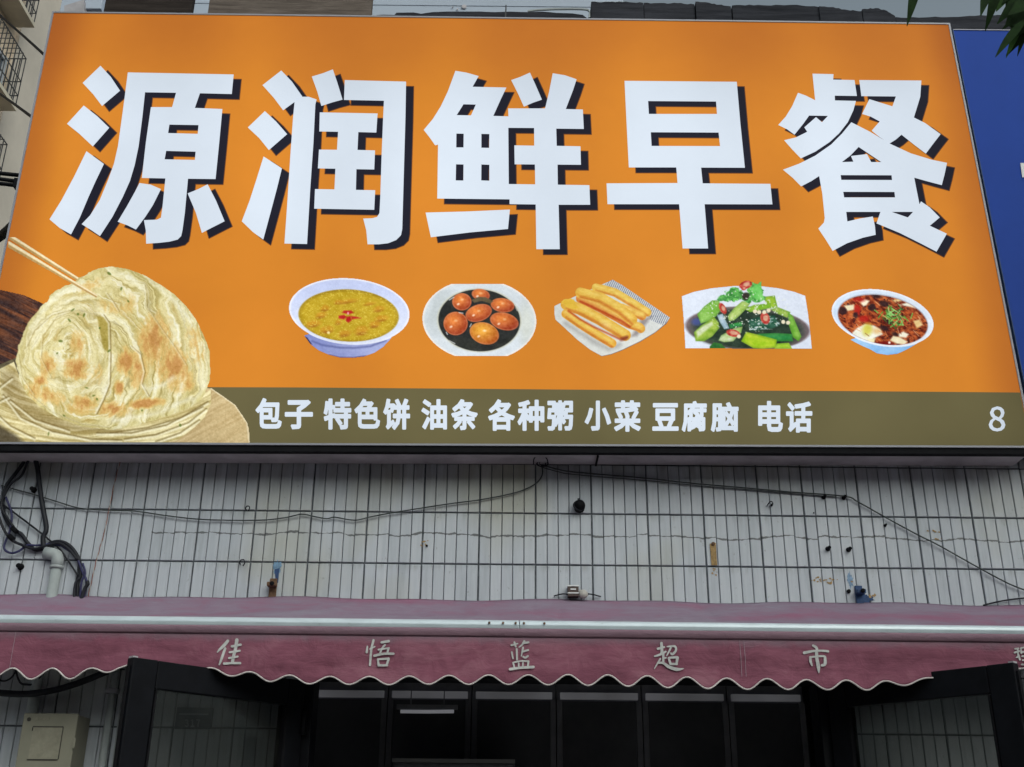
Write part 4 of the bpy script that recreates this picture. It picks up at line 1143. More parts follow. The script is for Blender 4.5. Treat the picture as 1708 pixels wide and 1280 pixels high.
# flowing dough layers: coil on the left, swept folds on the right
n1 = K.fbm(12, 40, 40, 4); n2 = K.fbm(13, 10, 10, 4)
cx, cy = cv([(380, 670)])[0]
coil = np.clip(1.12 - np.hypot((K.X - cx) * 1.05, K.Y - cy) / 84 + 0.25 * (n1 - .5), 0, 1) ** 0.4
def strands(cx_, cy_, ax, ay, seed, rs_, warp):
    """dough strands: noise stretched along circles round a centre"""
    dx_, dy_ = (K.X - cx_) * ax, (K.Y - cy_) * ay
    R_ = np.hypot(dx_, dy_) + warp * (n1 - .5) + 5 * (n2 - .5)
    T_ = np.arctan2(dy_, dx_) / (2 * np.pi) * 64
    return K.fbm(seed, rs_, 9.0, 4, 0.0, R_ + 400, T_ + 64)
for msk, (ccx, ccy), ax, ay, sd_ in ((coil, (cx, cy), 1.12, 1.0, 21), (1 - coil, cv([(520, 760)])[0], 1.0, 0.72, 22)):
    s1, s2 = strands(ccx, ccy, ax, ay, sd_, 8.0, 34), strands(ccx, ccy, ax, ay, sd_ + 30, 3.2, 34)
    K.put(body * msk * np.clip((s1 - .47) * 4, 0, 1) * .62, (180, 166, 98))
    K.put(body * msk * np.clip((s2 - .55) * 5, 0, 1) * .62, (140, 122, 62))
    K.put(body * msk * np.clip((.44 - s1) * 5, 0, 1) * .70, (248, 246, 222))
    K.put(body * msk * np.clip((.42 - s2) * 6, 0, 1) * .60, (252, 250, 234))
    K.put(body * msk * np.clip((s1 - .58) * 5, 0, 1) * np.clip((n1 - .42) * 4, 0, 1) * .5, (196, 158, 84))
# browned spots
gr2 = K.fbm(14, 7, 9, 5); gr3 = K.fbm(15, 16, 22, 4)
brown = np.zeros(K.X.shape)
for x, y, rx, ry, a_, st_ in [(890, 600, 95, 150, 10, .85), (1000, 775, 105, 140, -20, .9), (930, 690, 80, 110, 0, .6), (720, 740, 50, 80, 0, 1.1),
        (800, 800, 55, 140, 0, .8), (272, 765, 60, 80, 0, .8), (440, 780, 80, 75, 0, .9), (450, 640, 60, 85, 0, .6), (845, 978, 100, 28, -6, 1.3),
        (260, 930, 150, 60, 20, .75), (480, 985, 110, 65, 0, .75), (690, 890, 28, 45, 0, 1.3), (650, 1010, 100, 50, 0, .85), (1130, 640, 70, 150, -12, .45),
        (520, 300, 110, 45, -20, .45), (740, 400, 90, 80, 0, .35), (240, 850, 45, 35, 0, .9), (560, 810, 50, 90, 0, .35), (1090, 870, 45, 65, 0, .6), (620, 420, 120, 60, 20, .3)]:
    X_, Y_ = cv([(x, y)])[0]
    a2 = math.radians(a_); dx_, dy_ = K.X - X_, K.Y - Y_
    e = np.exp(-1.3 * (((dx_ * math.cos(a2) + dy_ * math.sin(a2)) / (rx / 3.459)) ** 2 + ((-dx_ * math.sin(a2) + dy_ * math.cos(a2)) / (ry / 3.459)) ** 2))
    brown = np.maximum(brown, e * st_) + 0.15 * np.minimum(brown, e * st_)
gr2 = K.fbm(14, 5, 10, 5, ang=.15); gr3 = K.fbm(15, 13, 26, 4, ang=.1)
sv = strands(*cv([(520, 760)])[0], 1.0, 0.72, 77, 3.6, 34)
brown *= 1.28
vv = brown * (0.55 + 0.9 * gr3) + (gr2 - .5) * 0.9 * np.clip(brown * 2, 0, 1) + (sv - .5) * 0.8 * np.clip(brown * 2, 0, 1)
a1_ = np.clip((vv - .16) / .42, 0, 1); a1_ = a1_ * a1_ * (3 - 2 * a1_)
a2_ = np.clip((vv - .52) / .40, 0, 1); a3_ = np.clip((vv - .86) / .3, 0, 1)
K.put(body * a1_ * .72, (222, 186, 112)); K.put(body * a2_ * .60, (202, 152, 84)); K.put(body * a3_ * .38, (172, 104, 54))
# olive flap, folds and deep creases
K.put(body * K.poly(cv([(560, 478), (610, 480), (632, 510), (636, 640), (622, 685), (595, 660), (575, 560)]), 3) * 0.85, mixv((150, 132, 50), (178, 158, 78), K.fbm(16, 6, 14, 3)))
for L, w_, o_ in ([[(600, 470), (635, 520), (640, 700), (636, 870), (600, 960), (560, 1040)], 2.2, .75], [[(760, 650), (815, 700), (838, 800), (822, 870), (860, 935)], 1.8, .7], [[(420, 440), (300, 470), (200, 560), (160, 650)], 1.4, .4],
              [[(620, 345), (660, 400), (690, 450)], 1.6, .5], [[(840, 300), (850, 420), (930, 540), (1010, 650), (1080, 760)], 1.6, .35], [[(180, 930), (300, 1030), (480, 1100), (640, 1120)], 1.6, .4], [[(110, 700), (130, 830), (200, 930)], 1.4, .4],
              [[(560, 470), (450, 440), (330, 480), (250, 590), (240, 720), (300, 830)], 1.3, .35]):
    K.put(body * K.line(cv(L), w_, 2.0) * o_, (122, 100, 48))
    K.put(body * K.line([(x - 2.4, y - 1) for x, y in cv(L)], w_ + 0.6, 2.5) * o_ * 0.8, (250, 247, 226))
for L in ([(640, 200), (760, 260), (830, 330)], [(850, 250), (1000, 380), (1100, 500)], [(1000, 830), (950, 870), (860, 900), (830, 880)], [(430, 300), (330, 350), (240, 450), (180, 540)], [(1180, 640), (1200, 760), (1180, 880)], [(660, 1080), (900, 1040), (1100, 950)]):
    K.put(body * K.line(cv(L), 7, 7) * 0.55 * (0.4 + n2), (247, 246, 226))
rim_ = np.clip(1 - K.poly(OUT, 26) * 1.0, 0, 1)
K.put(body * rim_ * 0.45, (196, 190, 128))
rs = np.random.RandomState(5)
for x, y in [(450, 465), (485, 470), (400, 500), (330, 690), (540, 935), (560, 955), (700, 318), (740, 390), (370, 1050), (630, 230), (820, 1020), (280, 1155), (575, 545), (420, 440), (350, 620), (1040, 1105), (630, 676), (500, 890)]:
    X_, Y_ = cv([(x, y)])[0]
    K.put(K.ell(X_, Y_, 1.8 + rs.rand() * 2, 1.2 + rs.rand(), rs.rand() * 180, 1.2) * 0.8, (96, 112, 44))
# chopsticks
for pa, pb, wa, wb_ in (((-2, 384 + 14), (560 / 3.459, 390 + 362 / 3.459), 12.0, 5.2), ((2, 384 + 2), (448 / 3.459, 390 + 262 / 3.459), 10.0, 7.0)):
    dx, dy = pb[0] - pa[0], pb[1] - pa[1]; L_ = math.hypot(dx, dy); nx, ny = -dy / L_, dx / L_
    for off, sc_, col in ((0, 1, (226, 202, 150)), (0.26, 0.42, (186, 152, 96)), (-0.2, 0.3, (246, 230, 190))):
        a = [(pa[0] + nx * wa * (off + sc_ / 2), pa[1] + ny * wa * (off + sc_ / 2)), (pb[0] + nx * wb_ * (off + sc_ / 2), pb[1] + ny * wb_ * (off + sc_ / 2)), (pb[0] + nx * wb_ * (off - sc_ / 2), pb[1] + ny * wb_ * (off - sc_ / 2)), (pa[0] + nx * wa * (off - sc_ / 2), pa[1] + ny * wa * (off - sc_ / 2))]
        K.put(K.poly(a, 1.2), col, cover=(sc_ == 1))
K.a = np.where(clip, K.a, 0)
K.c += (K.fbm(17, 2.2, 2.2, 2)[..., None] - 0.5) * 26
K.done('flatbread_picture', YS - 0.0045, 'printed picture of a layered flatbread held by chopsticks')

# --- millet porridge bowl
K = Ink(478, 460, 688, 602, 0.8)
cv = lambda L: [(480 + x / 8.133, 455 + y / 8.133) for x, y in L]
b = K.poly(cv([(215, 850), (300, 970), (420, 1060), (560, 1120), (700, 1155), (880, 1160), (1040, 1140), (1180, 1090), (1300, 1010), (1400, 900), (1430, 840), (800, 700)]), 1.5)
K.put(b, mixv((118, 128, 190), (178, 186, 226), np.clip((K.X - 510) / 110, 0, 1) * 0.6 + 0.4 * K.fbm(1, 30, 10, 3)))
K.put(b * K.line(cv([(560, 1118), (700, 1152), (880, 1156), (1060, 1134)]), 2.5, 2), (84, 78, 122))
K.put(b * K.line(cv([(330, 930), (480, 985), (700, 1018), (900, 1022), (1120, 1000), (1330, 920)]), 3, 3) * 0.7, (88, 96, 150))
K.put(K.poly(cv([(222, 862), (262, 880), (330, 975), (300, 968)]), 2), (44, 42, 74))
o_ = K.ell(582.6, 519.5, 101.2, 55.3, 4.5, 1.2)
K.put(o_, mixv((196, 206, 240), (224, 230, 246), np.clip((K.Y - 480) / 80, 0, 1)))
K.put(o_ * (1 - K.ell(582.6, 519.5, 97.8, 52.6, 4.5, 1.6)), (236, 238, 248))
K.put(o_ * K.ell(582, 530, 86, 46, 3, 5) * 0.6, (214, 222, 246))
s_ = K.ell(581.5, 526.5, 83.5, 43.5, 2.5, 1.5)
K.put(s_, mixv((178, 146, 30), (212, 182, 56), K.fbm(2, 5, 3.5, 5)))
K.put(s_ * (1 - K.ell(581.5, 527.5, 80, 40.5, 2.5, 4)) * 0.55, (140, 112, 28))
for x, y, rx, ry in [(510, 480, 60, 36), (450, 575, 70, 36), (350, 690, 90, 40), (530, 770, 90, 45), (800, 390, 120, 24), (680, 395, 40, 22), (1240, 490, 70, 34), (1270, 620, 80, 36), (1180, 700, 70, 40), (1000, 780, 100, 55), (780, 820, 80, 40), (690, 670, 40, 30), (1110, 420, 60, 18)]:
    X_, Y_ = cv([(x, y)])[0]
    K.put(s_ * K.ell(X_, Y_, rx / 8.1, ry / 8.1, -8, 4, 0.5, int(x)) * 0.6, (206, 138, 42))
    K.put(s_ * K.ell(X_ - 1, Y_ + ry / 9, rx / 11, ry / 18, -8, 3, 0.5, int(y)) * 0.6, (150, 88, 28))
K.put(s_ * np.clip((K.fbm(4, 2.2, 1.8, 2) - 0.66) * 6, 0, 0.6), (232, 210, 92))
for L in ([(735, 545), (760, 515), (860, 515), (895, 545), (830, 565)], [(690, 585), (760, 575), (800, 600), (760, 635), (690, 620)], [(800, 600), (850, 590), (865, 650), (820, 680), (785, 650)], [(860, 590), (930, 600), (995, 618), (920, 625), (870, 635)]):
    K.put(K.poly(cv(L), 2.5), (188, 40, 40))
K.put(K.ell(*cv([(818, 553)])[0], 1.6, 2.2, 0, 1.5), (246, 170, 170)); K.put(K.ell(*cv([(552, 815)])[0], 2.4, 2.2, 0, 1.5), (246, 224, 150))
K.done('porridge_picture', YS - 0.0035, 'printed picture of a white bowl of yellow millet porridge')

# --- tea eggs
K = Ink(702, 470, 898, 600, 0.8)
cv = lambda L: [(700 + x / 8.535, 455 + y / 8.535) for x, y in L]
pl = K.ell(799.6, 534, 95.5, 68, 3, 1.2) * (K.Y > 473.2) * (K.Y < 594.6)
K.put(pl, mixv((196, 204, 208), (222, 230, 238), np.clip(K.fbm(1, 40, 30, 3) * 0.8 + (K.Y - 500) / 300, 0, 1)))
K.put(pl * K.ell(735, 520, 22, 34, 20, 18) * 0.5, (168, 176, 174)); K.put(pl * K.ell(878, 540, 12, 34, 0, 14) * 0.5, (206, 208, 188))
K.put(pl * (1 - K.ell(799.6, 534, 92.5, 65.5, 3, 2.5)) * 0.8, (240, 232, 222))
K.put(pl * K.ell(799.4, 534.6, 70.5, 53.5, 3, 2.5) * 0.8, (196, 196, 176))
sp = K.ell(799.4, 534.8, 68.2, 51.6, 3, 1.4)
K.put(sp, mixv((34, 36, 40), (56, 58, 50), K.fbm(2, 24, 24, 3)))
for x, y, rx, ry, a_, hot in [(870, 315, 128, 82, 12, 0), (600, 415, 136, 122, 0, -1), (1180, 465, 168, 100, 8, 0), (840, 575, 192, 118, -18, .4), (512, 725, 172, 166, 0, -.6), (1205, 695, 205, 122, 14, .1), (920, 865, 212, 152, 18, 1)]:
    X_, Y_ = cv([(x, y)])[0]; rx /= 8.535; ry /= 8.535
    e = K.ell(X_, Y_, rx, ry, a_, 1.3)
    d = np.hypot((K.X - X_ + rx * .2) / rx, (K.Y - Y_ + ry * .3) / ry)
    c1, c2 = ((232, 168, 66), (170, 84, 34)) if hot > .8 else ((226, 132, 66), (146, 54, 34))
    K.put(e, mixv(c1, c2, np.clip(d * 0.85 - 0.15, 0, 1)) + (K.fbm(int(x), 4, 4, 3)[..., None] - .5) * 40)
    K.put(e * (1 - K.ell(X_, Y_, rx - 1.6, ry - 1.6, a_, 1.8)) * 0.55, (216, 140, 96))
    K.put(K.ell(X_ - rx * .38, Y_ + ry * .28, 2.4, 1.6, -30, 1.6) * 0.85, (250, 222, 196)); K.put(K.ell(X_ + rx * .02, Y_ - ry * .25, 2.6, 1.8, 0, 2.5) * (0.9 if hot > .8 else .45), (248, 226, 186))
K.put(K.poly(cv([(735, 390), (840, 345), (940, 350), (1050, 410), (1000, 440), (880, 400), (780, 430)]), 2), (96, 84, 62))
for L in ([(420, 390), (485, 350)], [(560, 570), (615, 578)], [(380, 850), (395, 880)], [(420, 970), (500, 1010)], [(715, 770), (735, 730)], [(1370, 500), (1390, 540)]):
    K.put(sp * K.line(cv(L), 1.6, 1.5) * 0.8, (222, 226, 224))
K.done('tea_egg_picture', YS - 0.0035, 'printed picture of brown tea eggs in dark broth on a white plate')

# --- fried dough sticks
K = Ink(920, 462, 1124, 600, 0.8)
cv = lambda L: [(915 + x / 8.133, 455 + y / 8.133) for x, y in L]
PLT = cv([(75, 450), (170, 405), (330, 330), (870, 92), (1000, 165), (1200, 300), (1420, 450), (1655, 610), (1600, 700), (1450, 820), (1250, 940), (1000, 1060), (850, 1115), (720, 1140), (560, 1050), (380, 910), (220, 760), (90, 645), (75, 560)])
p_ = K.poly(PLT, 1.2)
K.put(p_, mixv((196, 200, 198), (226, 228, 222), np.clip(K.fbm(1, 30, 30, 3) * .5 + (K.Y - 490) / 220, 0, 1)))
st_ = K.poly(cv([(820, 110), (880, 92), (1200, 300), (1420, 450), (1655, 610), (1560, 720), (1380, 640), (1300, 480), (1100, 360), (900, 240), (760, 170)]), 2)
K.put(p_ * st_ * (np.sin((K.X * 0.92 + K.Y * 0.42) * 1.9) > 0.1) * 0.75, (84, 94, 128))
K.put(p_ * K.line(cv([(90, 645), (220, 765), (380, 915), (560, 1055), (720, 1140), (850, 1112), (1000, 1055), (1250, 935), (1450, 815), (1600, 690), (1655, 612)]), 1.8, 1.2), (92, 74, 70))
K.put(p_ * K.line(cv([(230, 690), (400, 800), (600, 930), (820, 1040), (960, 980)]), 7, 8) * 0.5, (140, 138, 136))
K.put(p_ * K.poly(cv([(1250, 640), (1400, 590), (1330, 690), (1200, 860), (1120, 870)]), 6) * 0.5, (86, 70, 72))
def stick(L, w, lightc, darkc, seed):
    P = cv(L)
    m0 = K.line(P, w, 1.3)
    K.put(m0, mixv(darkc, lightc, np.clip(0.35 + (K.fbm(seed, 9, 5, 4) - .4) * 1.5, 0, 1)))
    up = [(x - 0.8, y - w * .20) for x, y in P]
    K.put(K.line(up, w * .45, w * .45) * 0.8, mixv((226, 190, 84), (240, 218, 130), K.fbm(seed + 1, 7, 4, 3)))
    dn = [(x + 0.5, y + w * .40) for x, y in P]
    K.put(m0 * K.line(dn, w * .20, w * .25) * 0.75, (188, 98, 40))
stick([(640, 200), (900, 270), (1150, 420), (1340, 540)], 14, (230, 196, 92), (206, 150, 54), 3)
stick([(1000, 480), (1200, 560), (1270, 590)], 14, (222, 178, 80), (200, 128, 56), 4)
stick([(1100, 700), (1230, 740), (1250, 760)], 15, (226, 186, 80), (206, 140, 54), 5)
stick([(440, 350), (700, 470), (900, 580), (1080, 680)], 17, (214, 140, 62), (196, 96, 44), 6)
stick([(430, 270), (700, 340), (960, 490), (1130, 640)], 18, (228, 190, 84), (208, 150, 52), 7)
stick([(240, 430), (430, 500), (700, 640), (1040, 850)], 19, (226, 188, 78), (208, 146, 46), 8)
K.put(K.poly(cv([(165, 390), (290, 345), (345, 370), (370, 430), (420, 480), (330, 500), (250, 470)]), 2), (222, 182, 66))
K.put(K.line(cv([(430, 390), (560, 450), (760, 545), (1000, 660), (1100, 735)]), 2.6, 3) * .85, (172, 62, 28))
K.put(K.line(cv([(1060, 880), (990, 905)]), 6, 4) * .8, (120, 46, 34))
stick([(235, 560), (420, 690), (640, 830), (860, 960)], 15, (228, 182, 70), (214, 140, 48), 9)
K.put(K.line(cv([(270, 520), (420, 630), (620, 740), (880, 860), (960, 900)]), 3.0, 3) * .85, (178, 70, 30))
K.put(K.ell(*cv([(770, 700)])[0], 8, 3, 35, 6, .6, 4) * .5, (246, 226, 170))
K.done('dough_stick_picture', YS - 0.0035, 'printed picture of fried dough sticks on a square plate')

# --- cucumber salad
K = Ink(1134, 462, 1358, 588, 0.8)
cv = lambda L: [(1130 + x / 7.426, 455 + y / 7.426) for x, y in L]
bg = K.poly(cv([(50, 290), (200, 235), (420, 190), (700, 162), (1000, 160), (1250, 190), (1450, 235), (1585, 285), (1620, 500), (1650, 750), (1668, 945), (95, 942), (75, 600)]), 1.2)
K.put(bg, (218, 226, 240))
pl = K.ell(*cv([(870, 690)])[0], 104, 36, 3, 2) * bg
K.put(pl, mixv((98, 84, 92), (148, 128, 128), K.fbm(1, 20, 10, 3)))
K.put(bg * K.ell(*cv([(870, 700)])[0], 92, 34, 2, 8), mixv((28, 44, 36), (60, 78, 62), K.fbm(2, 10, 8, 3)))
K.put(K.ell(*cv([(235, 610)])[0], 8, 6, 0, 5) * .8, (70, 84, 150))
def chunk(L, c1, c2, seed, edge=(60, 110, 30)):
    m0 = K.poly(cv(L), 1.5)
    K.put(m0, mixv(c1, c2, np.clip(K.fbm(seed, 10, 7, 4) * 1.4 - .2, 0, 1)))
    K.put(m0 * np.clip(1.0 - K.poly(cv(L), 9), 0, 1) * 0.7, edge)
chunk([(245, 515), (330, 420), (430, 345), (520, 345), (530, 470), (480, 540), (380, 600), (290, 630)], (104, 168, 52), (160, 206, 110), 3)
chunk([(205, 740), (290, 660), (450, 545), (510, 620), (515, 690), (430, 790), (330, 850), (225, 850)], (120, 160, 46), (182, 204, 92), 4)
K.put(K.poly(cv([(235, 730), (330, 650), (430, 610), (440, 650), (350, 720), (250, 800)]), 4), mixv((180, 196, 140), (226, 232, 206), K.fbm(5, 4, 3, 3)))
chunk([(1060, 300), (1205, 285), (1240, 430), (1130, 445)], (128, 172, 40), (170, 204, 70), 6)
chunk([(830, 450), (950, 400), (1160, 380), (1150, 440), (900, 490)], (120, 180, 40), (176, 212, 84), 16)
chunk([(620, 540), (700, 440), (800, 355), (915, 360), (860, 440), (760, 540), (700, 590), (640, 600)], (150, 190, 80), (206, 220, 146), 7)
chunk([(1150, 455), (1250, 430), (1400, 490), (1360, 560), (1240, 510)], (140, 178, 66), (206, 216, 130), 8)
chunk([(1370, 490), (1430, 540), (1480, 660), (1535, 790), (1500, 850), (1430, 800), (1380, 650)], (92, 158, 46), (150, 200, 90), 9)
chunk([(870, 590), (1000, 550), (1200, 530), (1270, 650), (1180, 690), (1000, 720), (900, 720)], (24, 70, 52), (70, 120, 96), 10, (16, 44, 34))
K.put(K.poly(cv([(870, 590), (1240, 560), (1270, 650), (1160, 690), (900, 720)]), 3) * np.clip((K.fbm(11, 6, 3, 3) - .52) * 7, 0, .9), (206, 222, 226))
chunk([(980, 760), (1200, 750), (1420, 760), (1430, 850), (1200, 850)], (28, 116, 60), (70, 158, 80), 12)
chunk([(790, 850), (850, 735), (1000, 770), (1230, 830), (1220, 930), (1050, 942), (940, 935)], (150, 196, 30), (206, 222, 70), 13)
chunk([(1230, 880), (1380, 870), (1420, 942), (1200, 942)], (150, 200, 40), (196, 220, 80), 14)
chunk([(400, 915), (450, 865), (540, 880), (600, 940), (400, 942)], (24, 80, 40), (60, 124, 60), 15)
chunk([(510, 840), (540, 780), (700, 690), (805, 670), (790, 740), (690, 850), (580, 862)], (150, 184, 90), (226, 232, 206), 17)
chunk([(490, 530), (560, 510), (600, 600), (640, 690), (580, 700), (530, 620)], (140, 170, 190), (214, 226, 236), 18, (80, 120, 120))
chunk([(640, 640), (800, 610), (800, 660), (650, 690)], (30, 120, 70), (70, 170, 90), 19)
for x, y, rx, ry, sd in [(700, 270, 110, 90, 1), (950, 220, 90, 110, 2), (1000, 320, 90, 50, 3), (580, 320, 90, 40, 4), (860, 310, 60, 60, 5)]:
    e = K.ell(*cv([(x, y)])[0], rx / 7.4, ry / 7.4, 0, 1.5, 1.1, sd + 40)
    K.put(e, mixv((40, 110, 50), (130, 216, 110), np.clip(K.fbm(sd + 20, 5, 4, 4) * 1.6 - .3, 0, 1)))
K.put(K.poly(cv([(900, 200), (1000, 130), (1045, 90), (1040, 200), (1070, 330), (980, 350), (930, 280)]), 2.5) * .9, mixv((90, 190, 80), (150, 228, 130), K.fbm(30, 6, 9, 3)))
K.put(K.ell(*cv([(850, 290)])[0], 6, 6, 0, 3, .8, 3), (52, 46, 42))
K.put(bg * np.clip((K.fbm(33, 3, 3, 2) - .70) * 9, 0, .8) * K.ell(*cv([(850, 470)])[0], 70, 36, 0, 10), (232, 238, 224))
for x, y, rx, ry, a_ in [(845, 150, 82, 52, -15), (560, 445, 38, 75, -28), (1085, 565, 56, 76, -20), (690, 750, 86, 44, 12), (820, 195, 30, 26, 0)]:
    X_, Y_ = cv([(x, y)])[0]
    e = K.ell(X_, Y_, rx / 7.4, ry / 7.4, a_, 1.5)
    K.put(e, mixv((166, 38, 36), (226, 120, 100), np.clip(K.fbm(int(x), 4, 3, 3) * 1.6 - .4, 0, 1)))
    K.put(K.ell(X_ + 1, Y_ - .5, rx / 13, ry / 15, a_, 2, .6, 2) * .7, (232, 206, 170))
for x, y in [(1010, 490), (1075, 490), (1130, 470), (960, 480), (760, 790), (1370, 620), (1310, 610)]:
    K.put(K.ell(*cv([(x, y)])[0], 3.4, 3.2, 0, 1.6, .4, 3), (236, 226, 196))
K.done('cucumber_salad_picture', YS - 0.0035, 'printed picture of green cucumber salad with chilli')

# --- tofu pudding bowl
K = Ink(1382, 474, 1564, 598, 0.8)
cv = lambda L: [(1380 + x / 8.99, 470 + y / 8.99) for x, y in L]
b = K.poly(cv([(330, 870), (500, 960), (640, 1020), (740, 1080), (900, 1105), (1060, 1085), (1200, 1020), (1400, 900), (1500, 830), (900, 700)]), 1.5)
K.put(b, mixv((110, 168, 226), (170, 206, 238), K.fbm(1, 20, 8, 3)))
o_ = K.ell(1472.2, 530.5, 86.6, 46.5, 11, 1.2)
K.put(o_, mixv((196, 216, 240), (232, 238, 246), np.clip((K.X - 1400) / 160 * .5 + .5 * K.fbm(2, 24, 20, 3), 0, 1)))
s_ = K.ell(1472.5, 533, 76.5, 41, 11, 1.5)
K.put(s_ * .6, (150, 150, 160))
s_ = K.ell(1472.5, 534, 75.5, 40, 11, 1.5)
tex = K.fbm(3, 7, 4.5, 5, ang=.4)
K.put(s_, mixv((86, 26, 18), (190, 92, 46), np.clip(tex * 2.2 - .55, 0, 1)))
K.put(s_ * np.clip((K.fbm(4, 9, 2, 3, ang=.6) - .6) * 6, 0, .8), (206, 120, 66)); K.put(s_ * np.clip((K.fbm(5, 5, 4, 3) - .64) * 8, 0, .8), (52, 22, 26))
for L, c1, c2, sd in (([(345, 800), (440, 700), (560, 640), (700, 660), (800, 720), (830, 790), (700, 850), (660, 940), (560, 950), (400, 880)], (224, 226, 210), (244, 242, 226), 6),
        ([(1060, 790), (1140, 750), (1220, 790), (1180, 840), (1080, 830)], (236, 232, 206), (248, 244, 228), 7), ([(940, 880), (990, 810), (1100, 840), (1200, 900), (1160, 945), (1040, 930)], (230, 216, 170), (246, 238, 212), 8),
        ([(480, 300), (560, 265), (630, 290), (590, 350), (540, 370)], (236, 226, 190), (248, 240, 220), 9), ([(1180, 320), (1250, 300), (1310, 360), (1330, 400), (1200, 370), (1080, 350)], (230, 226, 200), (244, 240, 224), 10),
        ([(250, 360), (400, 345), (410, 420), (300, 440)], (222, 212, 170), (240, 230, 200), 11), ([(980, 280), (1080, 250), (1110, 290), (1020, 310)], (222, 186, 120), (240, 216, 160), 12), ([(1290, 590), (1380, 570), (1430, 650), (1340, 700)], (222, 180, 110), (240, 220, 170), 13),
        ([(600, 860), (720, 850), (700, 930), (620, 950)], (224, 214, 160), (240, 232, 196), 14)):
    K.put(s_ * K.poly(cv(L), 3), mixv(c1, c2, K.fbm(sd, 8, 6, 3)))
K.put(s_ * K.ell(*cv([(600, 720)])[0], 8, 10, 10, 7) * .85, (204, 196, 66)); K.put(s_ * K.ell(*cv([(740, 740)])[0], 7, 5, 10, 6) * .6, (214, 160, 80))
for x, y, rx, ry in [(450, 420, 50, 90), (560, 560, 90, 50), (470, 270, 80, 40)]:
    K.put(s_ * K.ell(*cv([(x, y)])[0], rx / 9, ry / 9, 0, 4, .5, int(x)) * .85, (178, 34, 28))
for x, y, rx, ry in [(740, 210, 80, 40), (860, 330, 90, 50), (680, 390, 60, 60), (860, 700, 70, 45), (230, 430, 70, 50), (420, 500, 40, 50), (920, 600, 60, 40), (1020, 790, 50, 30)]:
    K.put(s_ * K.ell(*cv([(x, y)])[0], rx / 9, ry / 9, 15, 3, .8, int(y)) * .85, (44, 30, 36))
K.put(s_ * K.ell(*cv([(860, 940)])[0], 14, 5, 0, 3), (120, 24, 20)); K.put(s_ * K.ell(*cv([(930, 915)])[0], 2, 2, 0, 1.5), (248, 226, 214))
rs = np.random.RandomState(3)
for i in range(46):
    x, y = 1010 + rs.randn() * 95, 520 + rs.randn() * 75
    a_ = rs.rand() * 3.1; l_ = 25 + rs.rand() * 40
    K.put(K.line(cv([(x - math.cos(a_) * l_, y - math.sin(a_) * l_), (x + math.cos(a_) * l_, y + math.sin(a_) * l_)]), 1.8, 1.2) * .9, [(86, 156, 62), (150, 210, 120), (52, 116, 50), (118, 190, 88)][i % 4])
for i in range(26):
    x, y = 320 + rs.rand() * 1100, 300 + rs.rand() * 550
    a_ = .3 + rs.rand(); l_ = 30 + rs.rand() * 50
    K.put(s_ * K.line(cv([(x - math.cos(a_) * l_, y - math.sin(a_) * l_), (x + math.cos(a_) * l_, y + math.sin(a_) * l_)]), 1.3, 1.2) * .6, [(222, 140, 84), (120, 40, 24), (236, 190, 140)][i % 3])
K.put(o_ * (1 - K.ell(1472.2, 530.8, 83.5, 43.8, 11, 1.6)) * .8, (236, 240, 248))
K.done('tofu_pudding_picture', YS - 0.0035, 'printed picture of tofu pudding in brown sauce in a white bowl')

# ------------------------------------------------------------------ neighbour's blue sign
YB = 4.70
b0, b1 = at(1592.5, 49.5, YB), at(1708, 50.5, YB)
lx = b0.x
bz = at(1720, 746, YB).z
bs = empty('blue_sign', (5.2, YB, bz), 'blue sign board of the neighbouring shop right of the orange sign', 'sign')
eb, et = at(1731, 746, YB), at(1590, 50, YB)
eb.z = bz
MB().prism([et, Vector((6.6, YB, b0.z - 0.006)), Vector((6.6, YB, bz)), eb], (0, YW - 0.012 - YB, 0)).build('panel', M['blue'], bs)
MB().prism([et + Vector((-.005, -.003, 0)), et + Vector((-.0005, -.003, 0)), eb + Vector((-.0005, -.003, 0)), eb + Vector((-.005, -.003, 0))], (0, 0.10, 0)).build('frame_bar', M['bluepaint'], bs)
MB().box(et.x, 6.6, YB - 0.004, YW - 0.012, b0.z - 0.005, b0.z).build('frame_bar', M['alu'], bs)
MB().box(2.30, eb.x + 0.05, YB + 0.11, YW - 0.012, bz, b0.z - 0.01).build('joint_cover', M['rubber'], bs)
ltr = [(1702, 272), (1800, 271), (1790, 300), (1760, 300), (1764, 285), (1718, 284), (1712, 296), (1705, 296)]
sheet('sign_stroke', MB().poly([at(*p, YB - 0.004) for p in ltr]), M['white'], bs)

# ------------------------------------------------------------------ roof edge: boards, slabs, pale shed behind
YR = 5.02
roof_z = 5.6
def board(name, x0p, x1p, ytop, Y, mat, label, cat, planks=0, th=0.05):
    x0, x1 = at(x0p, 10, Y).x, at(x1p, 10, Y).x
    zt = at((x0p + x1p) / 2, ytop, Y).z
    r_ = empty(name, ((x0 + x1) / 2, Y, roof_z), label, cat, 'boards and slabs along the roof edge')
    n = max(1, planks); h = (zt - roof_z) / n
    for i in range(n):
        MB().box(x0 + random.uniform(0, .006), x1 - random.uniform(0, .006), Y + random.uniform(0, .006), Y + th, roof_z + h * i + 0.003, roof_z + h * (i + 1))  .build('panel', mat, r_, bevel=0.003)
    MB().box(x0 + 0.1, x0 + 0.16, Y + th + 0.008, Y + th + 0.05, roof_z, zt - 0.02).box(x1 - 0.16, x1 - 0.1, Y + th + 0.008, Y + th + 0.05, roof_z, zt - 0.02).build('batten', mat, r_)
    return r_
board('wooden_board', 172, 321, -60, YR, M['boardA'], 'darkest wooden board standing on the roof above the first white character', 'board', 1)
board('wooden_board', 347, 620, -60, YR, M['boardB'], 'wide weathered brown wooden board standing on the roof edge', 'board', 1)


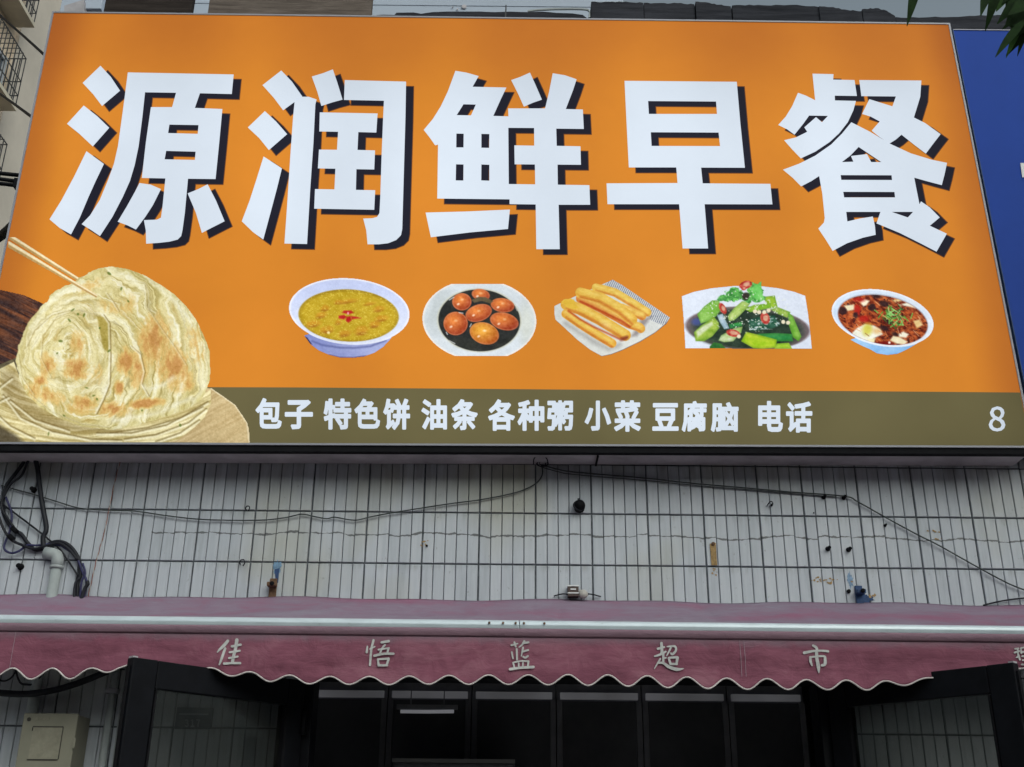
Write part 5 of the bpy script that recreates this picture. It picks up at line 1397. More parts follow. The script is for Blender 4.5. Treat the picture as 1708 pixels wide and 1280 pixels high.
def slab(x0p, x1p, tops, Y, label, name='roof_slab', cat='slab'):
    m = MB()
    top_ = [(at(x0p + (x1p - x0p) * i / (len(tops) - 1), t_, Y)) for i, t_ in enumerate(tops)]
    pts = []
    for a, b_ in zip(top_[:-1], top_[1:]):
        for k_ in range(5):
            p = a.lerp(b_, k_ / 5); p.z += random.uniform(-.0035, .0035); pts.append(p)
    pts.append(top_[-1])
    base = [Vector((pts[-1].x, Y, roof_z)), Vector((pts[0].x, Y, roof_z))]
    m.prism(pts + base, (0, 0.09, 0))
    o = m.build(name, M['slab'])
    return tag(o, label, cat, 'boards and slabs along the roof edge')
slab(986, 1073, [3.5, 3.0, 3.5, 5], YR, 'grey black roof slab with a clean square left end')
slab(1074, 1158, [5, 6, 5.5, 7.5], YR + 0.012, 'grey roof slab with a lighter patch, between square slab and pointed slab')
slab(1160, 1219, [2.5, 5, 8, 11], YR, 'roof slab whose top slopes down from its high left corner')
slab(1221, 1366, [9, 8.5, 9, 9, 12], YR + 0.01, 'longest dark roof slab with an even top')
slab(1366, 1437, [11, 12.5, 17, 19], YR, 'dark roof slab with a worn drooping right end')
slab(1438, 1493, [15.5, 14, 14.5, 18, 27], YR + 0.01, 'short dark roof slab with rounded right corner')
slab(1494, 1730, [29.5, 29, 28.5, 26, 25, 26], YR + 0.03, 'low black ledge above the blue sign', 'roof_ledge', 'ledge')
m = MB()
pts = [at(x_, y_ + random.uniform(-.6, .6), YR + 0.05) for x_, y_ in [(628, 26), (640, 24.5), (658, 25), (661, 21.5), (690, 21), (702, 23), (720, 20.5), (745, 19.5), (780, 20), (800, 19.5), (826, 20.5), (850, 19), (880, 20), (905, 19.5), (930, 22), (955, 23), (972, 25), (979, 30)]]
m.prism(pts + [Vector((pts[-1].x, YR + 0.05, roof_z)), Vector((pts[0].x, YR + 0.05, roof_z))], (0, 0.16, 0))
tag(m.build('rolled_tarpaulin', M['slab']), 'long black rolled tarpaulin lying low along the roof edge', 'tarpaulin')
m = MB()
m.tube([at(843, 34, YR - 0.02), at(844, 9, YR - 0.02)], 0.004, 6, 1)
tag(m.build('thin_rod', M['steel']), 'thin dark rod sticking up before the rolled tarpaulin', 'rod')
m = MB()
m.tube([at(p[0], p[1], 5.4) for p in ((880, 19), (905, 16.5), (940, 15.5), (981, 17), (983, 30))], 0.008, 6, 3)
tag(m.build('bent_pipe', M['pvc']), 'thin pale bent pipe behind the rolled tarpaulin', 'pipe')

sd = empty('rooftop_shed', (-0.9, 6.3, roof_z), 'pale grey rooftop shed with flat board walls behind the boards', 'shed')
xa, xb = at(176, 5, 6.3).x, at(1040, 5, 6.3).x
zc = roof_z
k = 0
while zc < 8.0:
    MB().box(xa, xb, 6.3 + 0.004 * (k % 2), 6.34, zc + 0.002, zc + 0.1595).build('siding_board', M['siding'], sd); zc += 0.16; k += 1
MB().box(xa, xb, 6.341, 8.5, roof_z, 8.0).build('shed_body', M['siding'], sd)
for (x_, y_, w_, h_) in ((755, 11.5, 4, 2.5), (774, 10.5, 14, 3.5), (763, 15, 5, 1.5)):
    p = at(x_, y_, 6.29)
    tag(MB().lathe((p.x, 6.297, p.z), (0, -1, 0), [(w_ * 0.0013, 0), (w_ * 0.0013, 0.004), (w_ * 0.0008, 0.006)], 9).build('wall_patch', M['case'], sd))
tk = empty('roof_vent', (at(135, 5, 5.5).x, 5.5, roof_z), 'pale grey boxy roof vent with a sloped lid at the far left roof corner', 'vent')
x0, x1, x2 = at(101, 10, 5.5).x, at(143, 10, 5.5).x, at(173, 10, 5.5).x
MB().box(x0, x1 - 0.004, 5.5, 5.9, roof_z, at(120, -40, 5.5).z).build('vent_box', M['siding'], tk, bevel=0.004)
MB().box(x1 + 0.003, x2, 5.47, 5.9, at(150, 14.5, 5.47).z, at(120, -40, 5.5).z).build('vent_hood', M['siding'], tk, bevel=0.004)
MB().prism([at(112, 19, 5.49), at(145, 9, 5.49), at(145, 30, 5.49), at(112, 30, 5.49)], (0, -0.05, 0)).build('sloped_lid', M['case'], tk)
MB().box(x1, x2, 5.5, 5.9, roof_z, at(150, 15, 5.47).z - 0.002).build('vent_duct', M['cooler'], tk)

# ------------------------------------------------------------------ apartment building far behind on the left
AXF = -13.62
ap = empty('apartment_building', (-17, 20, 0), 'tall beige apartment building with caged balconies behind the sign', 'building')
MB().box(-24, AXF, 10, 26.2, 0, 34).build('wall', M['beige'], ap)
MB().box(AXF + 0.002, AXF + 0.10, 24.25, 26.2, 0, 34).build('pilaster', M['beige2'], ap)
MB().box(AXF + 0.002, AXF + 0.06, 26.201, 26.5, 0, 34).build('corner_strip', M['white'], ap)
for zf in (15.75, 18.48, 21.21, 23.94):
    MB().box(AXF + 0.003, AXF + 0.02, 10, 24.2, zf - 0.35, zf - 0.31).build('string_course', M['beige2'], ap)
    y0, y1 = 21.2, 23.95
    bl = MB().box(AXF + 0.004, -13.0, y0, y1, zf + 0.78, zf + 0.90).build('balcony_slab', M['slabu'], ap)
    wi = MB().box(AXF + 0.005, AXF + 0.05, y0 + 0.04, y1 - 0.06, zf + 0.93, zf + 2.42).build('window', M['window'], ap)
    wf = MB()
    for j_ in range(7):
        yy = y0 + 0.05 + j_ * (y1 - y0 - 0.2) / 6
        wf.box(AXF + 0.051, AXF + 0.12, yy, yy + 0.10, zf + 0.93, zf + 2.42)
    wf.box(AXF + 0.052, AXF + 0.10, y0 + 0.06, y1 - 0.08, zf + 2.30, zf + 2.40).box(AXF + 0.052, AXF + 0.10, y0 + 0.06, y1 - 0.08, zf + 1.75, zf + 1.85).box(AXF + 0.052, AXF + 0.10, y0 + 0.06, y1 - 0.08, zf + 0.94, zf + 1.02)
    wf.build('window_frame', M['winframe'], wi)
    cg = MB()
    X1 = -13.03; t_ = 0.022
    for zz in (zf + 0.93, zf + 1.25, zf + 1.7, zf + 2.45):
        cg.box(X1 - t_, X1, y0, y1, zz, zz + t_).box(AXF + 0.1, X1 - t_, y1 - t_, y1, zz, zz + t_)
    for i in range(15):
        yy = y0 + (y1 - y0 - t_) * i / 14
        cg.box(X1 - t_ * 1.01, X1 + 0.001, yy, yy + t_ * .8, zf + 0.901, zf + 2.475)
    for i in range(4):
        xx = AXF + 0.12 + i * 0.15
        cg.box(xx, xx + t_ * .8, y1 - t_ * 1.01, y1 + 0.001, zf + 0.901, zf + 2.475)
    for i in range(14):
        yy = y0 + (y1 - y0 - t_) * i / 14
        cg.box(AXF + 0.1, X1, yy + .004, yy + t_ * .8, zf + 2.4751, zf + 2.495)
    cg.build('security_cage', M['steel'], ap)

# ------------------------------------------------------------------ loose cables left of the sign
def cable(name, pts, r, mat, label, cat='cable', group=None, n=8, sm=4):
    return tag(MB().tube(pts, r, n, sm).build(name, mat, smooth=True), label, cat, group)
G1 = 'overhead cables left of the sign'
cable('overhead_cable', [at(-90, -60, 9), at(0, 25.5, 8), at(40, 61, 7), at(84, 101, 6)], 0.011, M['rubber'], 'upper black overhead cable crossing before the beige apartment building', group=G1)
cable('overhead_cable', [at(-60, 115, 9), at(0, 157, 8), at(28, 177, 7), at(62, 202, 6)], 0.011, M['rubber'], 'lower black overhead cable crossing before the beige apartment building', group=G1)
cable('overhead_cable', [at(-90, 460, 5.6), at(-20, 408, 5.4), at(4, 392, 5.3), at(30, 368, 5.0)], 0.026, M['rubber'], 'thick black cable slanting out from behind the sign edge', group=G1)
ba = empty('bracket_arm', at(20, 298, 4.9), 'black clamp bracket sticking out left from behind the sign edge', 'bracket')
for a, b_ in (((-60, 283), (34, 293)), ((-60, 300), (32, 310)), ((-60, 291), (30, 303))):
    MB().tube([at(*a, 4.93), at(*b_, 4.88)], 0.011, 8, 1).build('arm_tube', M['black'], ba, True)
MB().prism([at(23, 296, 4.86), at(42, 298, 4.86), at(40, 315, 4.86), at(21, 312, 4.86)], (0, 0.06, 0)).build('clamp', M['black'], ba, bevel=0.004)

# ------------------------------------------------------------------ things fixed to the tiled wall
YK = YW - 0.014
z5 = lambda L, Y=YK, dy=0.0: [at(x_ / 5.333, 760 + y_ / 5.333, Y - dy) for x_, y_ in L]
cable('cable_bundle', z5([(200, 30), (210, 60), (130, 170), (60, 260), (30, 360), (25, 480), (60, 580), (120, 660), (190, 700), (240, 770), (310, 840), (380, 830), (450, 780), (530, 765), (600, 790), (660, 850), (705, 940), (715, 1060), (690, 1140), (695, 1290)]), 0.0085, M['cable'], 'thick black cable looping low over the tiles into the awning', group='cables on the tiled wall')
cable('cable_bundle', z5([(262, 30), (240, 70), (190, 180), (100, 250), (45, 340), (12, 420), (30, 500), (95, 600), (140, 665)], YK, 0.012), 0.006, M['cable'], 'upper black cable of the tangled knot at the left picture edge', group='cables on the tiled wall')
cable('cable_bundle', z5([(50, 370), (95, 480), (105, 560), (85, 680), (40, 790), (45, 840), (100, 868), (170, 850), (240, 800), (330, 800), (500, 790), (620, 850), (690, 930), (740, 1050), (770, 1130), (740, 1290)], YK, 0.008), 0.0052, M['bluecable'], 'thin blue cable looping lowest left of the white pipe', group='cables on the tiled wall')
cable('cable_bundle', z5([(318, 40), (340, 170), (370, 400), (412, 640), (385, 720), (388, 800), (420, 840), (462, 875)], YK, 0.010), 0.0115, M['cable'], 'thickest black cable dropping straight into the white pipe elbow', group='cables on the tiled wall')
cable('cable_bundle', z5([(-20, 405), (100, 490), (300, 640), (460, 770), (560, 870), (700, 1080)], YK, 0.004), 0.0042, M['cable'], 'straight thin cable slanting down behind the cable loops', group='cables on the tiled wall')
cable('cable_bundle', z5([(-10, 540), (30, 650), (95, 745), (180, 790), (300, 830), (420, 800), (520, 780), (610, 830), (690, 930)], YK, 0.016), 0.0062, M['cable'], 'black cable with a taped joint left of the white pipe', group='cables on the tiled wall')
cable('cable_bundle', z5([(735, 960), (758, 1050), (725, 1130), (712, 1290)], YK, 0.012), 0.005, M['bluecable'], 'short violet blue cable dropping behind the awning', group='cables on the tiled wall')
cable('cable_bundle', z5([(705, 1090), (668, 1150), (660, 1290)], YK, 0.010), 0.006, M['cable'], 'short black cable end left of the violet cable', group='cables on the tiled wall')
cable('cable_bundle', z5([(775, 1120), (780, 1145), (752, 1190), (720, 1290)], YK, 0.018), 0.0085, M['cable'], 'short black cable end bulging right of the violet cable', group='cables on the tiled wall')
for (x_, y_), lb in (((100, 728), 'black tape wrap on the lower cable joint'), ((128, 660), 'black tape wrap on the upper cable joint')):
    p = z5([(x_ - 22, y_ - 18), (x_ + 22, y_ + 22)], YK, 0.018)
    tag(MB().tube(p, 0.011, 8, 1).build('tape_wrap', M['rubber'], smooth=True), lb, 'tape', 'tape wraps on the cable joints')

# red and white twine: two strands twisted
tw = [at(206, 748, YK), at(191, 805, YK), at(174, 888, YK), at(159, 941, YK), at(146, 1000, YK)]
base_m = []
for i in range(len(tw) - 1):
    for k_ in range(26):
        base_m.append(tw[i].lerp(tw[i + 1], k_ / 26))
tr = empty('twisted_twine', tw[2], 'red and white twisted twine hanging down the tiles', 'twine')
for ph, mt, nm in ((0, 'red', 'red_strand'), (math.pi, 'twine', 'pale_strand')):
    MB().tube([p + Vector((math.cos(i * .55 + ph), math.sin(i * .55 + ph), 0)) * 0.0015 for i, p in enumerate(base_m)], 0.0016, 5, 1).build(nm, M[mt], tr, True)

# thin telephone wires across the wall
cable('wall_wire', [at(*p, YK) for p in [(-10, 806), (20, 815), (58, 825.6), (95, 837), (133, 848), (180, 851.5), (226, 853), (275, 860), (327, 866), (380, 868), (428, 868), (450, 867), (480, 863), (503, 858), (525, 862), (545, 865.5), (559, 863), (591, 868), (620, 862), (652, 856), (740, 842), (800, 834), (852, 824), (879, 815), (897, 804), (905, 790), (903, 776)]], 0.0030, M['wire'], 'thin grey wire sagging along the tiles left of the wire coil', 'wire', 'wires across the tiles', 6)
cable('wall_wire', [at(*p, YK) for p in [(903, 776), (915, 779), (930, 783), (960, 788), (1078, 798), (1150, 806), (1230, 813), (1320, 821), (1409, 828), (1431, 837.5), (1482, 866), (1532, 893), (1566, 910), (1633, 947.6), (1685, 975), (1720, 988)]], 0.0034, M['wire'], 'dark wire running right from the coil and dropping to the right edge', 'wire', 'wires across the tiles', 6)
cable('wall_wire', [at(*p, YK + .004) for p in [(905, 780), (930, 787), (960, 792), (1078, 802), (1150, 809), (1230, 815.5), (1330, 824), (1395, 829)]], 0.0022, M['wire'], 'thinner wire close below the dark wire right of the coil', 'wire', 'wires across the tiles', 6)
cable('wall_wire', [at(*p, YK) for p in [(1640, 1010), (1660, 1005), (1685, 1000.5), (1725, 996)]], 0.0036, M['cable'], 'short black wire lying on the awning at the right edge', 'wire', 'wires across the tiles', 6)
cp = at(905, 773, YK - 0.02)
co = []
for i in range(60):
    a = i / 59 * 2 * math.pi * 3.3
    rr = 0.017 + 0.006 * math.sin(a * .7)
    co.append(cp + Vector((math.cos(a) * rr * 1.25, math.sin(a * 0.37) * 0.008, math.sin(a) * rr * .8)))
cable('wire_coil', co, 0.0022, M['cable'], 'small tangled coil of black wire under the sign', 'wire coil', None, 5, 1)
cable('wire_loop', [at(*p, YS + 0.12) for p in [(890, 775), (891, 765), (899, 761), (910, 763), (914, 771)]], 0.0028, M['cable'], 'thin wire loop rising from the coil against the sign case', 'wire', None, 5, 3)

# pvc conduit with elbow, and the pipe beside the left door
pv = empty('conduit_pipe', at(92, 1000, YK), 'grey white plastic pipe with an elbow top running down the tiles', 'pipe')
pc = at(95.5, 940, YW - 0.024)
R_ = 0.0235
MB().tube([pc, Vector((pc.x, pc.y, 1.45))], R_, 14, 1).build('pipe', M['pvc'], pv, True)
elb = MB()
ez = pc.z + 0.012
arc = [Vector((pc.x, pc.y, pc.z - 0.02)), Vector((pc.x, pc.y, ez))] + [Vector((pc.x - 0.03 + 0.03 * math.cos(a), pc.y, ez + 0.03 * math.sin(a))) for a in (0.4, 0.8, 1.2, 1.5)] + [Vector((pc.x - 0.062, pc.y, ez + 0.036))]
elb.tube(arc, [R_ + .004] * len(arc), 14, 1).build('elbow', M['pvc'], pv, True)
MB().lathe((pc.x, pc.y, pc.z - 0.024), (0, 0, 1), [(R_ + .006, 0), (R_ + .006, .012), (R_ + .003, .014)], 14).build('collar', M['pvc'], pv, True)
x2 = at(181, 1200, YW - 0.02).x
p2 = empty('conduit_pipe', (x2, YW - .02, 1), 'grey pipe running down between meter box and left door', 'pipe')
MB().tube([(x2, YW - 0.02, 2.42), (x2, YW - 0.02, 0.14)], 0.016, 12, 1).build('pipe', M['pvc'], p2, True)
MB().tube([(x2 + 0.045, YW - 0.012, 2.42), (x2 + 0.045, YW - 0.012, 0.14)], 0.008, 8, 1).build('thin_pipe', M['pvc'], p2, True)
for zz in (1.5, 2.2):
    MB().box(x2 - 0.024, x2 + 0.024, YW - 0.040, YW - 0.001, zz, zz + 0.02).build('pipe_clip', M['alu'], p2)
cable('sagging_cable', [at(*p, YW - 0.05) for p in [(-30, 1152), (0, 1156), (40, 1158), (70, 1155), (100, 1149), (135, 1138), (180, 1120)]], 0.014, M['cable'], 'thick black cable sagging under the awning above the meter box', 'cable', 'cables under the awning')
cable('sagging_cable', [at(*p, YW - 0.04) for p in [(-30, 1120), (0, 1135), (12, 1135), (22, 1127), (30, 1112)]], 0.004, M['cable'], 'thin wire loop peeking under the scalloped hem at the left edge', 'cable', 'cables under the awning')
cable('sagging_cable', [at(*p, YW - 0.04) for p in [(25, 1115), (33, 1138), (45, 1142), (58, 1140), (72, 1122)]], 0.0045, M['cable'], 'thin wire loop peeking under the hem above the sagging cable', 'cable', 'cables under the awning')

# meter box
YM = 4.72
mx0, mx1 = at(40, 1190, YM).x, at(131, 1190, YM).x
mz = at(85, 1190, YM).z
mb = empty('meter_box', ((mx0 + mx1) / 2, YW, mz - 0.42), 'cream electricity meter box with a faded sticker under the awning', 'meter box')
MB().box(mx0 + .004, mx1 - .004, YM + 0.012, YW - 0.0015, mz - 0.40, mz - 0.003).build('box_body', M['box'], mb, bevel=0.006)
MB().box(mx0, mx1, YM, YM + 0.011, mz - 0.404, mz).build('box_door', M['box'], mb, bevel=0.004)
s0, s1 = at(56, 1213, YM).x, at(105, 1213, YM).x
sz0, sz1 = at(80, 1266.5, YM).z, at(80, 1213.5, YM).z
MB().box(s0, s1, YM - 0.002, YM - 0.0003, sz0, sz1).build('sticker', M['sticker'], mb)
fm = MB()
fm.box(s0 - .002, s1 + .002, YM - .004, YM - .0005, sz1 + .0005, sz1 + .004).box(s0 - .003, s0 - .001, YM - .004, YM - .0005, sz1 - .014, sz1 + .0004).box(s1 + .001, s1 + .003, YM - .004, YM - .0005, sz0, sz1 + .0004).box(s0 - .004, s1, YM - .004, YM - .0005, sz0 - .004, sz0 - .0015)
fm.build('sticker_frame', M['ink'], mb)
p = at(48.5, 1200, YM - 0.001)
MB().lathe((p.x, YM - 0.0004, p.z), (0, -1, 0), [(.008, 0), (.008, .002), (.004, .0025)], 12).build('round_emblem', M['ink'], mb)
for i in range(4):
    p = at(62 + i * 6, 1199, YM)
    MB().box(p.x - .0055, p.x + .0055, YM - .0018, YM - .0003, p.z - .006, p.z + .006).build('worn_mark', M['sticker'], mb)
hp = at(124, 1240, YM)
MB().box(hp.x - .006, hp.x + .006, YM - .008, YM - .0004, hp.z - .02, hp.z + .02).build('latch', M['box'], mb, bevel=.002)

# number plate behind the left door glass
YP = YW - 0.010
n0, n1 = at(295, 1180, YP), at(352, 1216, YP)
np_ = MB().box(n0.x, n1.x, YP, YW - 0.002, n1.z, n0.z).build('number_plate', M['plate'], bevel=0.002)
tag(np_, 'navy house number plate 317 on the tiles behind the left glass door', 'number plate')
for i, ch in enumerate('317'):
    glyph(ch, 308 + i * 9.5, 315 + i * 9.5, 1200, 1213, YP - 0.002, 'plate_digit', M['platetext'], np_, bold=0.01)
MB().box(at(299, 1190, YP).x, at(348, 1190, YP).x, YP - .0016, YP - .0003, at(320, 1192.5, YP).z, at(320, 1190.5, YP).z).build('plate_line', M['platetext'], np_)

# small leftovers on the wall
def bolt(px, py, r, label, L=0.03):
    p = at(px, py, YW)
    o = MB().lathe((p.x, YW - 0.0005, p.z), (0, -1, 0), [(r * 1.4, 0), (r * 1.4, .004), (r, .005), (r, L), (r * .5, L + .003)], 10).build('anchor_bolt', M['rubber'])
    tag(o, label, 'bolt', 'old anchor bolts in the tiles')
bolt(1373.5, 830, 0.007, 'old dark bolt on the wire, left one of the upper pair')
bolt(1407, 831, 0.007, 'old dark bolt where the dark wire bends down')
bolt(1380.5, 916, 0.008, 'old dark bolt below the crack, left one of the lower pair')
bolt(1415, 917.5, 0.008, 'old dark bolt below the crack, right one of the lower pair')
bolt(57, 818, 0.010, 'dark round bolt beside the thickest black cable')
bolt(35, 946, 0.011, 'dark round bolt in the joint left of the white pipe')
bolt(1287, 843, 0.004, 'tiny bent nail right of the wire coil, below the dark wire', 0.02)
bolt(1476, 877, 0.005, 'small dark nail just under the dropping dark wire', 0.02)
bolt(712, 911, 0.0035, 'tiny rusty nail in the middle of the tiles below the crack', 0.012)
bolt(1357, 856, 0.002, 'tiniest nail head left of the upper pair of bolts', 0.008)
def hook(px, py, sc, label):
    p = at(px, py, YW)
    pts = [Vector((0, 0, 0)), Vector((0, -.02, 0)), Vector((.4, -.03, .5)) * 1, Vector((1, -.03, .6)), Vector((1.3, -.03, 0)), Vector((1.0, -.03, -.8))]
    pts = [p + Vector((q_.x * sc, q_.y if abs(q_.y) < .1 else q_.y, q_.z * sc)) for q_ in pts]
    tag(MB().tube(pts, 0.0028, 6, 3).build('wire_hook', M['cable'], smooth=True), label, 'hook', 'bent wire hooks in the tiles')
hook(411, 851, 0.016, 'bent wire hook in the upper joint line left of centre')
hook(401, 941, 0.020, 'bent wire hook in the lower joint line left of centre')
hook(1280, 843, 0.014, 'bent wire hook below the dark wire on the right')

kn = at(965, 847, YW)
lp = empty('coiled_cable_stub', (kn.x, YW, kn.z), 'dark rolled cable stub stuck in the wall above the middle joint', 'cable stub')
MB().lathe((kn.x + .003, YW - .001, kn.z - .004), (0, -1, .15), [(.024, 0), (.026, .02), (.022, .045), (.012, .055)], 14).build('plug', M['rubber'], lp, True)
MB().tube([Vector((kn.x + math.cos(a) * .024, YW - .035 - .006 * math.sin(2 * a), kn.z + math.sin(a) * .022)) for a in [i * .35 for i in range(28)]], .0048, 6, 1).build('wound_cable', M['cable'], lp, True)
MB().tube([(kn.x, YW - .03, kn.z + .015), (kn.x - .002, YW - .035, kn.z + .034)], .005, 6, 1).build('cable_end', M['cable'], lp, True)

tb_ = at(957, 987, YW - 0.03)
te = empty('terminal_block', (tb_.x, YW, tb_.z), 'brown and white terminal block with a porcelain knob above the awning', 'terminal block')
a0, a1 = at(947, 995, YW - .04), at(965, 979, YW - .04)
MB().box(a0.x, a1.x, YW - .045, YW - .002, a0.z, a1.z).build('block_body', M['brown'], te, bevel=.002)
MB().box(a0.x - .001, a1.x + .001, YW - .047, YW - .003, a1.z + .0005, a1.z + .006).build('block_lid', M['white'], te)
MB().box(a0.x + .012, a1.x - .012, YW - .048, YW - .0455, (a0.z + a1.z) / 2 + .006, (a0.z + a1.z) / 2 + .012).build('label_strip', M['white'], te)
MB().box(a0.x - .001, a1.x + .001, YW - .048, YW - .0455, (a0.z + a1.z) / 2 - .010, (a0.z + a1.z) / 2 - .005).build('terminal_strip', M['white'], te)
kb = at(974, 991, YW - .03)
MB().lathe((a1.x + .001, YW - .03, kb.z), (1, 0, -.05), [(.012, 0), (.019, .006), (.020, .026), (.016, .032), (.008, .040)], 14).build('porcelain_knob', M['porcelain'], te, True)
MB().tube([(a0.x, YW - .025, a0.z + .012), at(938, 991, YW - .02), at(924, 994.5, YW - .01)], .003, 6, 3).build('lead_wire', M['cable'], te, True)
MB().tube([(kb.x + .018, YW - .03, kb.z), at(990, 992, YW - .02), at(1002, 995.5, YW - .01)], .003, 6, 3).build('lead_wire', M['cable'], te, True)

def paint_blot(px, py, w_, h_, mat, seed, drip=True):
    rs = random.Random(seed)
    p = at(px, py, YW - 0.0018)
    ring = []
    for i in range(26):
        a = i / 26 * 2 * math.pi
        k_ = 1 + rs.uniform(-.35, .35)
        ring.append(Vector((p.x + math.cos(a) * w_ * k_, p.y, p.z + math.sin(a) * h_ * k_)))
    return MB().poly(ring)
def bracket(px, py, label, mat, right):
    p = at(px, py, YW)
    r_ = empty('wall_bracket', (p.x, YW, p.z), label, 'bracket', 'old brackets above the awning')
    MB().box(p.x - .016, p.x + .016, YW - .012, YW - .001, p.z - .05, p.z + .035).build('back_plate', mat, r_, bevel=.002)
    MB().box(p.x - .020, p.x + .020, YW - .05, YW - .0125, p.z - .006, p.z + .012).build('bracket_lip', mat, r_, bevel=.003)
    MB().lathe((p.x + .004, YW - .0505, p.z + .003), (0, -1, 0), [(.010, 0), (.010, .008), (.005, .010)], 8).build('bolt_head', M['rubber'], r_)
    return r_
br1 = bracket(456, 979, 'rusty wall bracket left of centre under a blue paint splash', M['rust'], False)
sheet('paint_splash', paint_blot(463, 946, .019, .030, M['bluepaint'], 3), plain('thin_blue_paint', (.16, .27, .40), .6, 0, .4, 60), br1)
sheet('paint_drip', MB().poly([at(*q_, YW - .002) for q_ in ((458, 950), (466, 948), (464, 972), (460, 973))]), M['bluepaint'], br1)
br2 = bracket(1432, 991, 'blue painted wall bracket right of centre with blue stains', M['bluepaint'], True)
sheet('paint_splash', paint_blot(1418, 968, .013, .034, M['bluepaint'], 8), plain('thin_blue_paint', (.20, .30, .44), .6, 0, .4, 60), br2)
sheet('paint_splash', paint_blot(1443, 999, .034, .022, M['bluepaint'], 12), M['bluepaint'], br2)
MB().lathe((at(1415, 987, YW).x, YW - .001, at(1415, 987, YW).z), (0, -1, 0), [(.009, 0), (.009, .01), (.004, .012)], 9).build('bolt_head', M['rubber'], br2)
rs_ = random.Random(21)
for (cx_, cy_, wx_, wy_, n_) in ((1377, 968, 26, 5, 26), (1192, 952, 8, 8, 8), (708, 908, 8, 5, 7), (1560, 892, 10, 14, 8), (1455, 995, 12, 3, 6)):
    m_ = MB()
    for i_ in range(n_):
        p_ = at(cx_ + rs_.gauss(0, wx_ * .5), cy_ + rs_.gauss(0, wy_ * .5), YW - 0.0018 - i_ * .00003)
        r_ = rs_.uniform(.002, .006)
        m_.add([p_ + Vector((math.cos(j * .9) * r_ * rs_.uniform(.6, 1.5), 0, math.sin(j * .9) * r_ * rs_.uniform(.5, 1))) for j in range(7)], [tuple(range(7))])
    sheet('rust_stain', m_, M['ochre'], shop)
rp = at(1190, 925, YW)
st = empty('rusty_strip', (rp.x, YW, rp.z), 'ochre rust stained strip on one tile right of centre', 'strip')
MB().prism([at(1184, 907, YW - .006), at(1194, 905.5, YW - .006), at(1196.5, 943, YW - .006), at(1187, 943, YW - .006)], (0, .005, 0)).build('strip', M['ochre'], st)
MB().lathe((at(1189, 908, YW).x, YW - .0065, at(1189, 908, YW).z), (0, -1, 0), [(.009, 0), (.008, .006), (.003, .008)], 9).build('nail_head', M['rust'], st)

# ------------------------------------------------------------------ tree on the right, its hanging leaves reach into the picture
def leaf_mesh(L, W, bend, mat, name='leaf'):
    m = MB(); n = 7; vs = []
    for i in range(n + 1):
        t_ = i / n
        wv = W * math.sin(math.pi * min(1, t_ * .92 + .06)) ** .8 * (1 - t_ * .55)
        z_ = -bend * t_ * t_ * L
        for s_ in (-1, 0, 1):
            vs.append((s_ * wv / 2, t_ * L, z_ + abs(s_) * wv * .12))
    fs = []
    for i in range(n):
        for s_ in range(2):
            a = i * 3 + s_
            fs.append((a, a + 1, a + 4, a + 3))
    return vs, fs
TX, TY = 3.1, 2.9
tree = empty('peach_tree', (TX, TY, 0), 'dark leafy tree whose narrow leaves hang into the upper right corner', 'tree')
MB().tube([(TX, TY, -.05), (TX + .05, TY, 1.0), (TX - .03, TY + .03, 2.2), (TX + .02, TY, 3.4), (TX - .02, TY, 4.6), (TX + .05, TY - .05, 5.8), (TX, TY, 6.8)], [.14, .12, .11, .09, .07, .045, .015], 10, 3).build('trunk', M['bark'], tree, True)
rt = random.Random(11)
limbs = []
for i in range(9):
    z_ = 3.9 + i * .3; a = rt.uniform(0, 6.28)
    if i == 3: a = math.pi * 0.97
    L_ = rt.uniform(.9, 1.4) * (1 - i * .04)
    p0_ = Vector((TX, TY, z_)); p3_ = p0_ + Vector((math.cos(a) * L_, math.sin(a) * L_ * .8, .35 + rt.uniform(-.1, .3)))
    p1_ = p0_.lerp(p3_, .5) + Vector((0, 0, .12))
    limbs.append((p0_, p1_, p3_))
    MB().tube([p0_, p1_, p3_], [.04, .025, .008], 7, 4).build('limb', M['bark'], tree, True)
lv = [leaf_mesh(.125, .026, b_, None) for b_ in (.1, .35, .6)]
lmesh = [MB().add(*v).mesh('leaf', M['leaf'], True, False) for v in lv]
lmesh2 = [MB().add(*v).mesh('leaf', M['leaf2'], True, False) for v in lv]
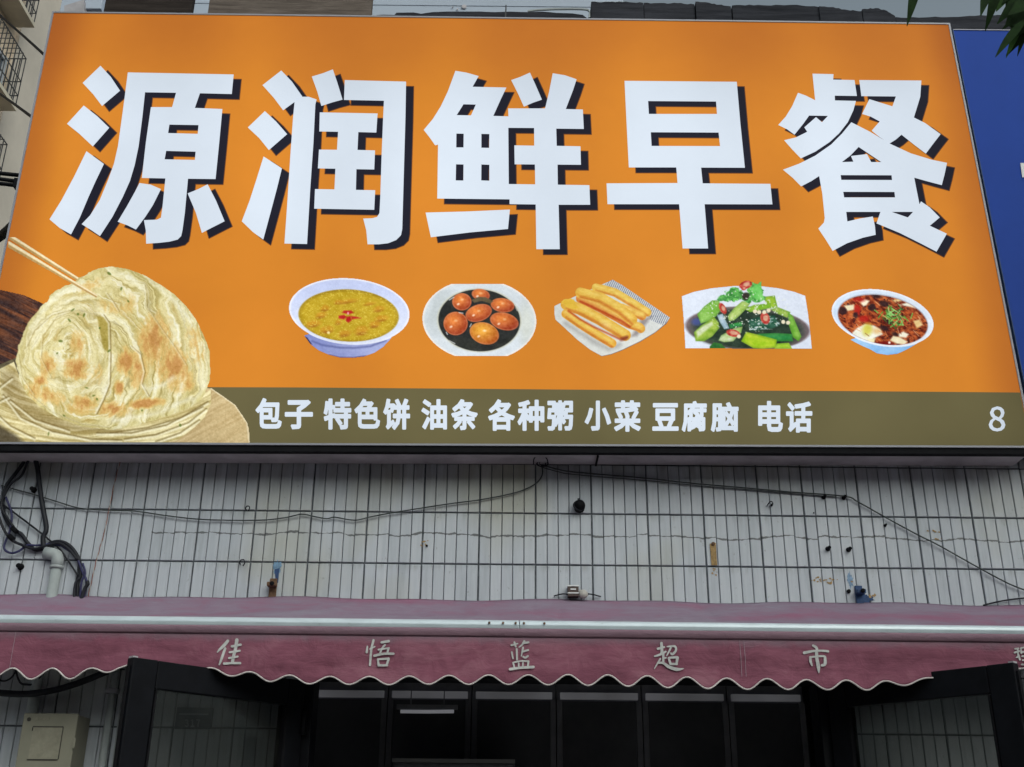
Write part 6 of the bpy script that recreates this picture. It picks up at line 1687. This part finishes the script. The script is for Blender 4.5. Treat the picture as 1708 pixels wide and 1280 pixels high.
# the leaves that show, hanging where the photograph has them
twig = MB()
def hang(base, tip, Y, wid=1.0, dark=True, roll=0.0):
    b_, t_ = at(*base, Y), at(*tip, Y - 0.03)
    d = t_ - b_; L_ = d.length; d.normalize()
    side = d.cross(Vector((0, -1, .2))).normalized()
    side = (Matrix.Rotation(roll, 3, d) @ side)
    up = side.cross(d)
    R3 = Matrix((side, d, up)).transposed()
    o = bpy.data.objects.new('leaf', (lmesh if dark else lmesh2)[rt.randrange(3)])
    s_ = L_ / .125
    o.matrix_world = Matrix.Translation(b_) @ R3.to_4x4() @ Matrix.Diagonal((s_ * wid, s_, s_ * .5, 1))
    link(o, tree)
    return b_
YT = 3.05
bases = []
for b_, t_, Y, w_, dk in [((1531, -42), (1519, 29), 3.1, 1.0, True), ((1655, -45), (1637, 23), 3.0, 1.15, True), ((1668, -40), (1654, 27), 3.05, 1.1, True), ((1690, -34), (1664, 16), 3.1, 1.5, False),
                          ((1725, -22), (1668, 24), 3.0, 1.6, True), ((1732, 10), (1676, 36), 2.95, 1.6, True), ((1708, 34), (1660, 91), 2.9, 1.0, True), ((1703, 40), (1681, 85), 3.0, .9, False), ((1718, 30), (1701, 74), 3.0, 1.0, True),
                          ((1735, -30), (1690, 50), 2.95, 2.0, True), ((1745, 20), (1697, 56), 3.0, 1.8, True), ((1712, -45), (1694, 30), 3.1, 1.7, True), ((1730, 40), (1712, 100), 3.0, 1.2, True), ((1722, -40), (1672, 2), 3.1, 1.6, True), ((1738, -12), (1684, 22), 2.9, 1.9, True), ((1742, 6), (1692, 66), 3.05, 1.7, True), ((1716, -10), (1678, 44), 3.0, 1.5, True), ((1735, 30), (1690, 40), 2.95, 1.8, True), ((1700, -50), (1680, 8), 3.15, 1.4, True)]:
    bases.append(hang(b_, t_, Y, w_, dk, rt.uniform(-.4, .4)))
hub = at(1760, -60, 3.0)
for b_ in bases:
    twig.tube([hub, hub.lerp(b_, .5) + Vector((0, 0, .03)), b_], [.006, .004, .002], 5, 3)
twig.tube([(TX, TY, hub.z - .35), Vector((TX, TY, hub.z - .35)).lerp(hub, .5) + Vector((0, 0, .1)), hub], [.03, .018, .007], 6, 4)
twig.build('twig', M['bark'], tree, True)
# the rest of the crown, outside the picture
fo = MB()
for (a0_, a1_, a2_) in limbs:
    for k_ in range(26):
        t_ = rt.uniform(.35, 1.05)
        c0 = a0_.lerp(a1_, t_ * 2) if t_ < .5 else a1_.lerp(a2_, t_ * 2 - 1)
        c0 = c0 + Vector((rt.gauss(0, .16), rt.gauss(0, .16), rt.gauss(0, .14)))
        # keep the leaves that are modelled one by one free of clutter
        dv = c0 - CAM; zc = dv.dot(FWD); qx = 854 + FPX * dv.dot(ER) / zc; qy = 640 - FPX * dv.dot(EU) / zc
        if zc > 0 and qx < 1790 and -140 < qy < 1290: continue
        R3 = Matrix.Rotation(rt.uniform(0, 6.28), 3, 'Z') @ Matrix.Rotation(rt.uniform(-1.5, -.5), 3, 'X')
        vs, fs = lv[rt.randrange(3)]
        fo.add([c0 + R3 @ Vector(v) for v in vs], fs)
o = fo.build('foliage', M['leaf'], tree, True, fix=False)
o['kind'] = 'stuff'
